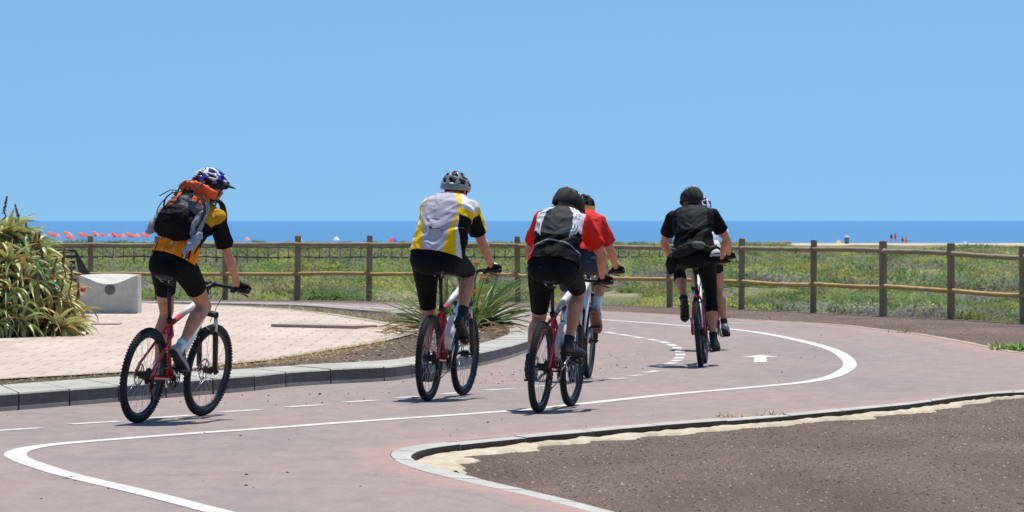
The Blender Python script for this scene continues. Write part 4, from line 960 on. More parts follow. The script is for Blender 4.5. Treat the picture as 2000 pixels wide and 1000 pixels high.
# ------------------------------------------------------------------ bicycles (local: x forward, y left, z up, rear contact at the origin)
WR = 0.335; WB = 1.07; BBX, BBZ = 0.425, 0.305
AX = Vector((0.955 - 1.0, 0, 1)).normalized()
HT0 = Vector((0.915, 0, 0.775)); HT1 = Vector((0.868, 0, 0.895))      # head tube bottom and top
SAX = (HT1 - HT0).normalized()
def make_wheel_meshes(rear):
    t = MB(); prof = []
    for i in range(12):
        a = 2 * math.pi * i / 12; prof.append((WR - 0.028 + 0.026 * math.cos(a), 0.025 * math.sin(a)))
    t.revolve_y((0, 0, 0), prof, 64)
    nk = 84
    for i in range(nk):
        for row, (yy, ang) in enumerate(((0.020, 0.75), (-0.020, -0.75), (0.008, 0.25), (-0.008, -0.25))):
            a = 2 * math.pi * (i + (0.5 if row % 2 else 0) + (0.25 if row > 1 else 0)) / nk
            rr = WR - 0.028 + 0.0285 * math.cos(ang); y = 0.0275 * math.sin(ang)
            Mx = Matrix.Rotation(-a, 3, 'Y') @ Matrix.Rotation(-ang, 3, 'Z').to_3x3()
            c = Vector((rr * math.cos(a), y, rr * math.sin(a)))
            rad = Vector((math.cos(a), 0, math.sin(a))); tan = Vector((-math.sin(a), 0, math.cos(a))); Y = Vector((0, 1, 0))
            nrm = (rad * math.cos(ang) + Y * math.sin(ang)); sd_ = (-rad * math.sin(ang) + Y * math.cos(ang))
            B = Matrix((tan, sd_, nrm)).transposed(); t.box(c, (0.011, 0.009, 0.007), B)
    me_t = t.mesh('tyre', M['tyre'])
    r = MB(); r.revolve_y((0, 0, 0), [(WR - 0.052, -0.013), (WR - 0.068, -0.006), (WR - 0.068, 0.006), (WR - 0.052, 0.013), (WR - 0.046, 0.011), (WR - 0.046, -0.011)], 64)
    me_r = r.mesh('rim', M['rim'])
    w = MB(); ns = 28
    w.tube([(0, -0.045, 0), (0, -0.03, 0), (0, -0.028, 0), (0, 0.028, 0), (0, 0.03, 0), (0, 0.045, 0)], [0.012, 0.012, 0.028, 0.028, 0.012, 0.012], 1, 12)
    for i in range(ns):
        a = 2 * math.pi * i / ns; s_ = 1 if i % 2 else -1; b = a + (0.45 if (i // 2) % 2 else -0.45)
        w.tube([(0.026 * math.cos(b), s_ * 0.027, 0.026 * math.sin(b)), ((WR - 0.066) * math.cos(a), s_ * 0.003, (WR - 0.066) * math.sin(a))], 0.0013, 0, 4)
    me_w = w.mesh('wheel', [M['steel'], M['black']])
    d = MB(); d.revolve_y((0, 0.036, 0), [(0.080, -0.001), (0.080, 0.001), (0.066, 0.001), (0.066, -0.001)], 32)
    for k in range(5):
        a = k * 1.2566; d.tube([(0.02 * math.cos(a), 0.036, 0.02 * math.sin(a)), (0.07 * math.cos(a + 0.5), 0.036, 0.07 * math.sin(a + 0.5))], 0.003, 0, 4)
    me_d = d.mesh('brake_disc', M['steel'])
    return me_t, me_r, me_w, me_d
WM = make_wheel_meshes(True)
def add_wheel(root, loc, S=None, spin=0.0):
    me_t, me_r, me_w, me_d = WM
    w = bpy.data.objects.new('wheel', me_w); link(w); w.parent = root
    mat_ = Matrix.Translation(loc) @ Matrix.Rotation(spin, 4, 'Y')
    w.matrix_local = (S @ mat_) if S is not None else mat_
    for nm, me in (('tyre', me_t), ('rim', me_r), ('brake_disc', me_d)):
        o = bpy.data.objects.new(nm, me); link(o); o.parent = w
    return w
GEAR = {}
def make_bike(label, rear_px, yaw, lean, steer, crank, saddle_z, bar_z, colors=('red', 'white'), bar_up=0.0, group='mountain bikes ridden round the bend', loc=None, saddle_pitch=0.0):
    p = G(*rear_px); yaw = R(yaw); lean = R(lean); steer = R(steer); crank = R(crank)
    mw = Matrix.Translation(p) @ Matrix.Rotation(math.pi / 2 - yaw, 4, 'Z') @ Matrix.Rotation(lean, 4, 'X') @ Matrix.Translation((0, 0, 0.002))
    root = tag(empty('mountain_bike', mw=mw), label, 'bicycle', group)
    BB = Vector((BBX, 0, BBZ)); A0 = Vector((0, 0, WR)); A1 = Vector((WB, 0, WR))
    sd_ = Vector((-math.sin(R(17)), 0, math.cos(R(17))))          # seat tube direction
    ST = BB + sd_ * 0.43; SAD = BB + sd_ * ((saddle_z - 0.06 - BBZ) / sd_.z)
    c0, c1 = M[colors[0]], M[colors[1]]
    f = MB(); mats = [c0, c1, M['black']]
    f.tube([BB, ST], [0.018, 0.017], 0, 10); 
    tt0 = ST - sd_ * 0.035; f.tube([tt0, tt0.lerp(HT1, 0.28)], [0.019, 0.020], 0, 10); f.tube([tt0.lerp(HT1, 0.28), tt0.lerp(HT1, 0.6), HT1 - SAX * 0.02], [0.020, 0.023, 0.024], 1, 10)
    f.tube([BB, BB.lerp(HT0, 0.15)], [0.026, 0.027], 0, 10); f.tube([BB.lerp(HT0, 0.15), HT0 + SAX * 0.02], [0.027, 0.025], 1, 10)
    f.tube([HT0, HT0.lerp(HT1, 0.5), HT1], [0.026, 0.022, 0.025], 1, 12)
    f.tube([BB + Vector((0, -0.037, 0)), BB + Vector((0, 0.037, 0))], 0.024, 2, 12)
    for s in (-1, 1):
        ax = A0 + Vector((0, s * 0.062, 0))
        f.tube([BB + Vector((-0.01, s * 0.025, 0)), BB + Vector((-0.12, s * 0.045, 0.005)), ax + Vector((0.03, 0, -0.01)), ax], [0.012, 0.0115, 0.010, 0.012], 0, 8)
        f.tube([ST - sd_ * 0.04 + Vector((0, s * 0.018, 0)), ST - sd_ * 0.10 + Vector((-0.03, s * 0.042, 0)), ax + Vector((0.035, 0, 0.07)), ax], [0.011, 0.0105, 0.010, 0.012], 0, 8)
        f.box(ax, (0.045, 0.009, 0.05), Matrix.Rotation(0.4, 3, 'Y'), 0, 0.003)
    f.tube([ST - sd_ * 0.10 + Vector((-0.028, -0.042, 0)), ST - sd_ * 0.10 + Vector((-0.028, 0.042, 0))], 0.009, 0, 8)
    f.build('frame', mats, root)
    sp = MB(); sp.tube([ST - sd_ * 0.02, SAD], 0.0148, 0, 10); sp.tube([ST - sd_ * 0.012, ST + sd_ * 0.016], 0.023, 0, 10); sp.box(SAD + Vector((0, 0, -0.004)), (0.06, 0.05, 0.022), None, 0, 0.004); sp.build('seatpost', M['black'], root)
    # saddle: lofted from tail to nose, on two rails
    sl = MB(); secs = []; base = SAD + Vector((0.0, 0, 0.052))
    for x, w, h, z in ((-0.135, 0.035, 0.012, 0.008), (-0.128, 0.062, 0.020, 0.008), (-0.10, 0.074, 0.026, 0.004), (-0.06, 0.070, 0.027, 0.0), (-0.01, 0.046, 0.024, -0.003), (0.05, 0.026, 0.021, -0.003), (0.10, 0.020, 0.018, -0.004), (0.128, 0.012, 0.012, -0.008)):
        secs.append((base + Vector((x, 0, z - 0.008)), Vector((0, 1, 0)), Vector((0, 0, 1)), w, h))
    sl.loft(secs, 0, 16); so = sl.build('saddle', M['saddle'], root)
    rl = MB()
    for s in (-1, 1): rl.tube([base + Vector((-0.10, s * 0.045, -0.015)), base + Vector((-0.075, s * 0.026, -0.045)), base + Vector((0.03, s * 0.022, -0.045)), base + Vector((0.10, s * 0.008, -0.015))], 0.0036, 0, 6)
    rl.build('saddle_rails', M['steel'], so)
    add_wheel(root, A0, None, rng.random() * 6)
    # front end turned by the steering angle
    S = Matrix.Translation(HT0) @ Matrix.Rotation(-steer, 4, SAX) @ Matrix.Translation(-HT0)
    fk = MB(); 
    crown = HT0 - SAX * 0.02; fk.box(crown, (0.05, 0.155, 0.035), Matrix.Rotation(R(-21), 3, 'Y').to_3x3(), 0, 0.008)
    fk.tube([HT0, HT1 + SAX * 0.03], 0.0165, 0, 10)
    for s in (-1, 1):
        t0 = crown + Vector((0.012, s * 0.066, -0.01)); t1 = A1 + Vector((-0.022, s * 0.066, 0.02)); k = 0.36
        fk.tube([t0 + (t0 - t1) * 0.06, t0, t0.lerp(t1, 0.02)], 0.02, 0, 10)
        fk.tube([t0, t0.lerp(t1, k)], 0.0145, 1, 10); fk.tube([t0.lerp(t1, k - 0.03), t0.lerp(t1, k), t1], [0.021, 0.0215, 0.019], 0, 12)
        fk.box(t1 + Vector((0.018, 0, -0.018)), (0.035, 0.016, 0.05), None, 0, 0.004)
        fk.tube([t0.lerp(t1, k) + Vector((-0.012, 0, 0))] + [t0.lerp(t1, k) + Vector((-0.04, -s * 0.066 * q, 0.045 * q)) for q in (0.2, 0.6, 1.0)], 0.009, 0, 6)
    fk.tube([A1 + Vector((0, -0.085, 0)), A1 + Vector((0, 0.085, 0))], 0.010, 0, 8)
    fo = fk.build('fork', [M['black'], M['steel']], root); fo.matrix_local = S
    # low bridge-like axle guard seen in front of the hub
    add_wheel(root, A1, S, rng.random() * 6)
    top = HT1 + SAX * 0.045; bc = top + Vector((0.085, 0, 0.03)); bz = bar_z
    st = MB(); st.tube([top - SAX * 0.02, top + SAX * 0.02], 0.021, 0, 10); st.tube([top, bc], [0.019, 0.018], 0, 10); st.tube([bc + Vector((0, -0.022, 0)), bc + Vector((0, 0.022, 0))], 0.023, 0, 10)
    o = st.build('stem', M['black'], root); o.matrix_local = S
    hb = MB(); grips = {}
    rise = max(0.0, bz - bc.z)
    path = [Vector((bc.x - 0.05, -0.315, bc.z + rise)), Vector((bc.x - 0.02, -0.20, bc.z + rise)), Vector((bc.x, -0.12, bc.z + rise * 0.8)), Vector((bc.x, -0.06, bc.z + 0.002)), Vector((bc.x, 0, bc.z))]
    path = path + [Vector((q.x, -q.y, q.z)) for q in reversed(path[:-1])]
    hb.tube(path, 0.0135, 0, 10); bo = hb.build('handlebar', M['black'], root); bo.matrix_local = S
    for s in (-1, 1):
        g0 = Vector((bc.x - 0.052, s * 0.32, bc.z + rise)); g1 = Vector((bc.x - 0.022, s * 0.205, bc.z + rise))
        gm = MB(); gm.tube([g0, g0.lerp(g1, 0.04), g0.lerp(g1, 0.08), g0.lerp(g1, 0.95), g1], [0.016, 0.020, 0.0165, 0.0165, 0.02], 0, 10); gm.build('grip', M['grip'], bo)
        lv = MB(); lb = g1 + (g1 - g0).normalized() * 0.03; lv.tube([lb, lb + Vector((0.035, 0, -0.015)), lb + Vector((0.06, s * 0.03, -0.03)), lb + Vector((0.05, s * 0.10, -0.045))], [0.011, 0.009, 0.006, 0.005], 0, 6)
        lv.box(lb + Vector((0.005, 0, -0.02)), (0.045, 0.03, 0.03), None, 0, 0.005); lv.build('brake_lever', M['black'], bo)
        grips[s] = ((S @ g0.lerp(g1, 0.5)), (S.to_3x3() @ (g1 - g0)).normalized())
    cb_ = MB()
    for s in (-1, 1): cb_.tube([S @ (bc + Vector((0.03, s * 0.12, rise))), S @ (bc + Vector((0.11, s * 0.07, 0.0))), HT0 + Vector((0.09, s * 0.03, 0.03)), HT0 + Vector((0.01, s * 0.03, -0.08))], 0.0028, 0, 5)
    cb_.tube([S @ (bc + Vector((0.03, 0.1, rise))), S @ (bc + Vector((0.09, 0.0, -0.03))), HT1 + Vector((-0.02, -0.03, -0.04)), tt0 + Vector((0.02, -0.018, 0.02)), A0 + Vector((0.08, -0.07, 0.10)), A0 + Vector((0, -0.075, -0.03))], 0.0026, 0, 5)
    cb_.build('cables', M['grip'], root)
    # drivetrain
    ck = MB(); feet = {}
    for rr, y in ((0.085, -0.045), (0.066, -0.040)): ck.revolve_y((BBX, y, BBZ), [(rr, -0.0015), (rr, 0.0015), (rr - 0.014, 0.0015), (rr - 0.014, -0.0015)], 40)
    for k in range(5):
        a = k * 1.2566 + crank; ck.tube([BB + Vector((0, -0.046, 0)), BB + Vector((0.075 * math.cos(a), -0.044, 0.075 * math.sin(a)))], [0.010, 0.005], 0, 6)
    for s in (-1, 1):
        a = crank if s < 0 else crank + math.pi; e = Vector((math.cos(a) * 0.172, 0, math.sin(a) * 0.172))
        p0 = BB + Vector((0, s * 0.055, 0)); p1 = BB + e + Vector((0, s * 0.082, 0)); ck.tube([p0, p1], [0.014, 0.011], 1, 8, flat=0.7); feet[s] = p1 + Vector((0, s * 0.055, 0))
    ck.build('crankset', [M['black'], M['steel']], root)
    for s in (-1, 1):
        pm = MB(); c = feet[s]
        pm.tube([c - Vector((0, s * 0.055, 0)), c + Vector((0, s * 0.045, 0))], 0.007, 0, 8)
        for x in (-0.04, 0.04): pm.box(c + Vector((x, 0, 0)), (0.012, 0.085, 0.016), None, 0, 0.003)
        for y in (-0.04, 0.04): pm.box(c + Vector((0, y, 0)), (0.075, 0.010, 0.014), None, 0, 0.003)
        pm.build('pedal', M['black'], root)
    cs = MB()
    for k, rr in enumerate((0.06, 0.052, 0.045, 0.038, 0.031)): cs.revolve_y((0, -0.034 - k * 0.005, WR), [(rr, -0.001), (rr, 0.001), (0.016, 0.001), (0.016, -0.001)], 28)
    cs.build('cassette', M['steel'] if False else M['rim'], root)
    dr = MB(); d0 = A0 + Vector((0.005, -0.068, -0.035)); d1 = A0 + Vector((0.03, -0.06, -0.085)); d2 = A0 + Vector((0.075, -0.055, -0.155))
    dr.tube([A0 + Vector((0, -0.068, 0)), d0, d1], [0.014, 0.018, 0.014], 0, 8); dr.box((d1 + d2) / 2, (0.022, 0.012, 0.11), Matrix.Rotation(R(-32), 3, 'Y'), 0, 0.004)
    for c in (d1, d2): dr.revolve_y(c, [(0.024, -0.003), (0.024, 0.003), (0.008, 0.003), (0.008, -0.003)], 20)
    dr.build('derailleur', M['black'], root)
    cn = MB(); cn.tube([A0 + Vector((0, -0.048, 0.045)), BB + Vector((0.02, -0.045, 0.083))], 0.0042, 0, 5); cn.tube([d2 + Vector((0.01, 0, -0.022)), BB + Vector((-0.01, -0.045, -0.084))], 0.0042, 0, 5); cn.tube([d1 + Vector((-0.022, 0, 0)), A0 + Vector((-0.04, -0.05, -0.02))], 0.004, 0, 5)
    cn.build('chain', M['rim'], root)
    return dict(root=root, mw=mw, saddle=SAD + Vector((0, 0, 0.072)), grips=grips, feet=feet, BB=BB, crank=crank, S=S)
def bottle(bike, t, sc, label, r=0.042, L=0.24):
    HTd = HT0 + SAX * 0.02; BB = bike['BB']; d = (HTd - BB).normalized(); up = Vector((-d.z, 0, d.x)); c = BB.lerp(HTd, t) + up * (0.027 + r)
    mw = bike['mw'] @ Matrix.Translation(c)
    root = tag(empty('water_bottle', mw=mw), label, 'water bottle')
    m_ = MB(); L *= sc; ks = [(-.5, .8), (-.48, 1), (-.1, 1), (-.05, .9), (.0, 1), (.28, 1), (.38, .75), (.44, .5)]
    m_.tube([d * (L * a) for a, _ in ks], [r * b for _, b in ks], 0, 16); m_.build('bottle_body', M['bottle'], root)
    m_ = MB(); m_.tube([d * L * 0.43, d * L * 0.50, d * L * 0.56], [r * .5, r * .48, r * .25], 0, 12); m_.build('bottle_cap', M['bottle_cap'], root)
# ------------------------------------------------------------------ people
def remesh(mb, name, mats, voxel=0.007, smooth=4):
    me = mb.mesh('tmp', mats if not isinstance(mats, list) else mats[0]); o = bpy.data.objects.new('tmp', me); link(o)
    r = o.modifiers.new('r', 'REMESH'); r.mode = 'VOXEL'; r.voxel_size = voxel; r.use_smooth_shade = True
    if smooth: s = o.modifiers.new('s', 'SMOOTH'); s.factor = 0.5; s.iterations = smooth
    dg = bpy.context.evaluated_depsgraph_get(); me2 = bpy.data.meshes.new_from_object(o.evaluated_get(dg)); me2.name = name
    bpy.data.objects.remove(o); bpy.data.meshes.remove(me)
    if len(me2.materials) == 0: me2.materials.append(mats if not isinstance(mats, list) else mats[0])
    return me2
def clip(me, cuts):
    """cuts: (point, direction, radius or None); removes what lies beyond the plane (near the point)"""
    bm = bmesh.new(); bm.from_mesh(me)
    for p, d, rad in cuts:
        geom = [f for f in bm.faces if rad is None or (f.calc_center_median() - p).length < rad]
        es = set(); vv = set()
        for f in geom: es.update(f.edges); vv.update(f.verts)
        bmesh.ops.bisect_plane(bm, geom=list(geom) + list(es) + list(vv), plane_co=p, plane_no=d, dist=1e-5)
        kill = [f for f in bm.faces if (f.calc_center_median() - p).dot(d) > 1e-5 and (rad is None or (f.calc_center_median() - p).length < rad)]
        bmesh.ops.delete(bm, geom=kill, context='FACES')
    bm.verts.ensure_lookup_table()
    # keep the largest islands only
    seen = set(); isl_ = []
    for f in bm.faces:
        if f in seen: continue
        st = [f]; seen.add(f); comp = []
        while st:
            q = st.pop(); comp.append(q)
            for e in q.edges:
                for g_ in e.link_faces:
                    if g_ not in seen: seen.add(g_); st.append(g_)
        isl_.append(comp)
    mx = max(len(c) for c in isl_)
    for c in isl_:
        if len(c) < mx * 0.2: bmesh.ops.delete(bm, geom=c, context='FACES')
    bm.to_mesh(me); bm.free(); me.update(); return me
def smoothall(me): me.polygons.foreach_set('use_smooth', [True] * len(me.polygons)); return me
def displace(me, fn):
    n = len(me.vertices); nr_ = [v.normal.copy() for v in me.vertices]
    for v, q in zip(me.vertices, nr_): v.co = v.co + q * fn(v.co)
    me.update()
def paint(me, fn):
    a = me.color_attributes.new('tone', 'FLOAT_COLOR', 'POINT'); c = np.ones((len(me.vertices), 4), np.float32)
    for i, v in enumerate(me.vertices): c[i, :3] = fn(v.co, v.normal)
    a.data.foreach_set('color', c.ravel())
def lin(h):
    h = h.lstrip('#'); return tuple(((int(h[i:i + 2], 16) / 255) ** 2.2) for i in (0, 2, 4))
def thick(o, t): m = o.modifiers.new('thickness', 'SOLIDIFY'); m.thickness = t; m.offset = -1; m.use_rim = True

def ik(a, b, l1, l2, pole):
    d = b - a; L = d.length
    if L > (l1 + l2) * 0.995: k = L / (l1 + l2) / 0.995; l1 *= k; l2 *= k
    u = d.normalized(); x = (l1 * l1 - l2 * l2 + L * L) / (2 * L); h = math.sqrt(max(l1 * l1 - x * x, 0))
    p = (pole - u * pole.dot(u)).normalized(); return a + u * x + p * h
def limb(mb, a, b, rs, off=None, n=12):
    """rs: [(t, r)] along a->b; off: (vector, [(t, amount)]) sideways shift for muscle bellies"""
    pts = []; rad = []
    for i, (t, r) in enumerate(rs):
        p = a.lerp(b, t)
        if off: p = p + off[0] * off[1][i]
        pts.append(p); rad.append(r)
    mb.tube(pts, rad, 0, n, round_end=True)
Z3 = Vector((0, 0, 1)); Y3 = Vector((0, 1, 0)); X3 = Vector((1, 0, 0))

def hand(mb, g, ax, s, wrist, inf=0.0, glove=False, fist=True):
    """hand closed on the grip at g; ax points inboard along the bar; s = -1 right, 1 left"""
    fwd = Vector((ax.y, -ax.x, 0)) * (1 if s < 0 else -1); fwd = fwd.normalized()
    if fwd.x < 0: fwd = -fwd
    L = lambda f, o, u: g + fwd * f + ax * o + Z3 * u     # f forward, o inboard, u up
    # palm: from wrist to knuckles, lying over the bar
    kn = [L(0.022, 0.036 - 0.022 * k, 0.036 - 0.003 * (k == 3)) for k in range(4)]
    hw = L(-0.045, 0.0, 0.036)
    secs = []
    for t, w, h in ((0, 0.026, 0.019), (0.25, 0.033, 0.019), (0.6, 0.041, 0.018), (0.95, 0.042, 0.015), (1.08, 0.036, 0.010)):
        c = hw.lerp(L(0.020, 0.002, 0.033), t); secs.append((c, ax, (fwd * -0.1 + Z3).normalized(), w + inf, h + inf))
    mb.loft(secs, 0, 14); limb(mb, wrist, hw, [(0, 0.026 + inf), (0.5, 0.026 + inf), (1, 0.025 + inf)])
    tipcut = 0 if not glove else 1
    for k in range(4):
        lf = (1.0, 1.08, 1.02, 0.85)[k]; r = (0.0092, 0.0095, 0.009, 0.008)[k] + inf
        o_ = 0.036 - 0.0235 * k
        P = [L(0.018, o_, 0.034), L(0.018 + 0.027 * lf, o_, 0.020), L(0.020 + 0.022 * lf, o_, -0.010), L(0.004, o_, -0.024 * lf)]
        if glove: P = P[:2] + [P[1].lerp(P[2], 0.35)]
        for a_, b_ in zip(P, P[1:]): mb.tube([a_, b_], [r, r * 0.97], 0, 10, round_end=True)
    T = [L(-0.022, 0.028, 0.030), L(-0.016, 0.050, 0.012), L(0.004, 0.062, -0.010), L(0.020, 0.058, -0.016)]
    if glove: T = T[:3]
    for i, (a_, b_) in enumerate(zip(T, T[1:])): mb.tube([a_, b_], [0.0125 - i * 0.0013 + inf, 0.0115 - i * 0.0013 + inf], 0, 10, round_end=True)

def shoe(root, ankle, toe_dir, side, up, s, mats, kind):
    """ankle joint, unit toe direction, up of the foot"""
    f = toe_dir; lat = f.cross(up).normalized(); o0 = ankle - up * 0.085
    mb = MB(); secs = []
    for x, w, h, z in ((-0.062, 0.018, 0.018, 0.035), (-0.058, 0.028, 0.030, 0.040), (-0.03, 0.034, 0.046, 0.050), (0.0, 0.036, 0.052, 0.052), (0.04, 0.038, 0.042, 0.045), (0.09, 0.043, 0.031, 0.036), (0.14, 0.046, 0.026, 0.031), (0.18, 0.041, 0.022, 0.028), (0.205, 0.030, 0.016, 0.024), (0.214, 0.014, 0.010, 0.022)):
        secs.append((o0 + f * x + up * z, lat, up, w, h))
    mb.loft(secs, 0, 16); mb.tube([o0 + up * 0.05, o0 + up * 0.105], [0.038, 0.036], 0, 14)
    so = obj('shoe', remesh(mb, 'shoe', mats[0], 0.006, 2), root)
    m2 = MB(); secs = []
    for x, w in ((-0.066, 0.02), (-0.055, 0.032), (-0.02, 0.036), (0.04, 0.036), (0.10, 0.045), (0.15, 0.047), (0.19, 0.040), (0.213, 0.022)):
        secs.append((o0 + f * x + up * 0.008, lat, up, w, 0.013))
    m2.loft(secs, 0, 14); 
    for q in range(6): m2.box(o0 + f * (-0.05 + q * 0.046) + up * -0.006, (0.02, 0.06, 0.010), Matrix((f, lat, up)).transposed(), 0, 0.002)
    m2.build('sole', mats[1], so)
    m3 = MB()
    for q in range(3):
        x = 0.03 + q * 0.035; m3.tube([o0 + f * x + lat * 0.042 + up * 0.04, o0 + f * x + lat * 0.025 + up * (0.092 - q * 0.016), o0 + f * x - lat * 0.025 + up * (0.092 - q * 0.016), o0 + f * x - lat * 0.042 + up * 0.04], 0.006, 0, 6)
    m3.build('shoe_strap', mats[2], so)

def head_frame(c, yaw, pitch, roll=0.0):
    return Matrix.Translation(c) @ Matrix.Rotation(yaw, 4, 'Z') @ Matrix.Rotation(pitch, 4, 'Y') @ Matrix.Rotation(roll, 4, 'X')
def build_head(mb, H, k=1.0, inf=0.0):
    P = lambda x, y, z: H @ Vector((x * k, y * k, z * k)); B = H.to_3x3()
    mb.ball(P(-0.012, 0, 0.022), (0.096 * k + inf, 0.077 * k + inf, 0.094 * k + inf), B, 0, 20, 14)
    mb.ball(P(0.022, 0, -0.035), (0.066 * k, 0.058 * k, 0.078 * k), B, 0, 16, 12)
    mb.ball(P(0.058, 0, -0.088), (0.026 * k, 0.028 * k, 0.020 * k), B, 0, 10, 8)          # chin
    mb.tube([P(0.080, 0, 0.012), P(0.102, 0, -0.024), P(0.090, 0, -0.032)], [0.008 * k, 0.013 * k, 0.010 * k], 0, 8, round_end=True)   # nose
    mb.tube([P(0.074, -0.035, 0.020), P(0.086, 0, 0.021), P(0.074, 0.035, 0.020)], 0.010 * k, 0, 8, round_end=True)  # brow
    mb.tube([P(0.074, -0.021, -0.060), P(0.083, 0, -0.060), P(0.074, 0.021, -0.060)], 0.007 * k, 0, 8, round_end=True)   # lips
    for s in (-1, 1):
        mb.ball(P(-0.004, s * 0.079, -0.012), (0.017 * k, 0.009 * k, 0.030 * k), B @ Matrix.Rotation(s * 0.35, 3, 'Z'), 0, 10, 8)
        mb.ball(P(0.058, s * 0.040, -0.032), (0.022 * k, 0.020 * k, 0.022 * k), B, 0, 10, 8)
def helmet(root, H, k, shell, accents, liner_m, visor_m, style='vents', name='helmet'):
    """real shell: an egg-shaped dome with slots cut between ribs running front to back"""
    B = H.to_3x3(); nu, nv = 64, 40; rx, ry, rz = 0.138 * k, 0.104 * k, 0.108 * k; c = Vector((-0.014 * k, 0, 0.030 * k)); V = []
    tone = []
    for j in range(nv + 1):
        ph = R(-14) + (R(90) - R(-14)) * j / nv
        for i in range(nu):
            a = 2 * math.pi * i / nu; x, y, z = math.cos(ph) * math.cos(a), math.cos(ph) * math.sin(a), math.sin(ph)
            ribs = 1 + (0.035 * math.cos(y * 15.0) * max(0, z) ** 0.5 if style != 'cover' else 0.008 * math.sin(a * 5 + 1))
            tail = 1 + 0.06 * max(0, -x) ** 2
            drop = -0.030 * max(0, -x) * max(0, 0.5 - z) * 2 + 0.02 * max(0, x) ** 2 * max(0, 0.4 - z) * 2
            V.append(c + Vector((x * rx * tail * ribs, y * ry * ribs, z * rz * ribs + drop * k)))
            tone.append((x, y, z))
    Fs = []; mi = []
    for j in range(nv):
        for i in range(nu):
            i2 = (i + 1) % nu; x, y, z = [(tone[j * nu + i][q] + tone[(j + 1) * nu + i2][q]) / 2 for q in range(3)]
            vent = False
            az_ = math.atan2(y, x); el_ = math.asin(max(-1, min(1, z)))
            lo_e = R(3) if style == 'vents' else R(30)
            if style != 'cover' and el_ > lo_e:
                row = int((el_ - R(3)) / R(21)); fr = ((el_ - R(3)) / R(21)) % 1.0; kk = (9, 8, 6, 4, 3)[min(row, 4)]
                wv = math.cos(az_ * kk + math.pi * (row % 2) + (fr - 0.5) * 0.9)
                if 0.08 < fr < 0.90 and wv > -0.42 + 1.1 * (fr - 0.5) ** 2 * 2: vent = True
            if vent and z < 0.97: continue
            Fs.append((j * nu + i, j * nu + i2, (j + 1) * nu + i2, (j + 1) * nu + i)); mi.append(accents(x, y, z))
    me = bpy.data.meshes.new(name); me.from_pydata([H @ v for v in V], [], Fs)
    for m_ in shell: me.materials.append(m_)
    me.polygons.foreach_set('material_index', mi); me.polygons.foreach_set('use_smooth', [True] * len(Fs)); me.update()
    ho = obj(name, me, root); bm = bmesh.new(); bm.from_mesh(me); bmesh.ops.remove_doubles(bm, verts=bm.verts, dist=1e-5); bmesh.ops.recalc_face_normals(bm, faces=bm.faces); bm.to_mesh(me); bm.free(); thick(ho, 0.012)
    ln = MB(); ln.ball(H @ (c + Vector((0, 0, -0.004))), (rx * 0.88, ry * 0.88, rz * 0.86), B, 0, 24, 16); 
    lme = ln.mesh('helmet_liner', liner_m); clip(lme, [(H @ Vector((0, 0, 0.012)), B @ Vector((0.0, 0, -1)), None)]); obj('helmet_liner', smoothall(lme), ho)
    if visor_m:
        vb = MB(); n = 14; A_, C_ = [], []
        for q in range(n + 1):
            a = R(-58) + R(116) * q / n; p0 = c + Vector((math.cos(a) * rx * 0.99, math.sin(a) * ry * 0.99, 0.018)); p1 = p0 + Vector((0.058 * k * math.cos(a) ** 1.5, 0.0, -0.018 * k)); A_.append(H @ p0); C_.append(H @ p1)
        vb.add(A_ + C_, [(q, q + 1, n + 2 + q, n + 1 + q) for q in range(n)], 0, True); vo = vb.build('visor', visor_m, ho, fix=False); thick(vo, 0.005)
    st = MB()
    for s in (-1, 1):
        st.tube([H @ Vector((0.045, s * 0.085, 0.02)), H @ Vector((0.02, s * 0.078, -0.05)), H @ Vector((0.048, s * 0.03, -0.112))], 0.005, 0, 5)
        st.tube([H @ Vector((-0.06, s * 0.082, 0.02)), H @ Vector((0.02, s * 0.079, -0.05))], 0.005, 0, 5)
    st.tube([H @ Vector((0.048, -0.03, -0.112)), H @ Vector((0.050, 0.03, -0.112))], 0.005, 0, 5); st.build('chin_strap', M['strap'], ho)
    return ho

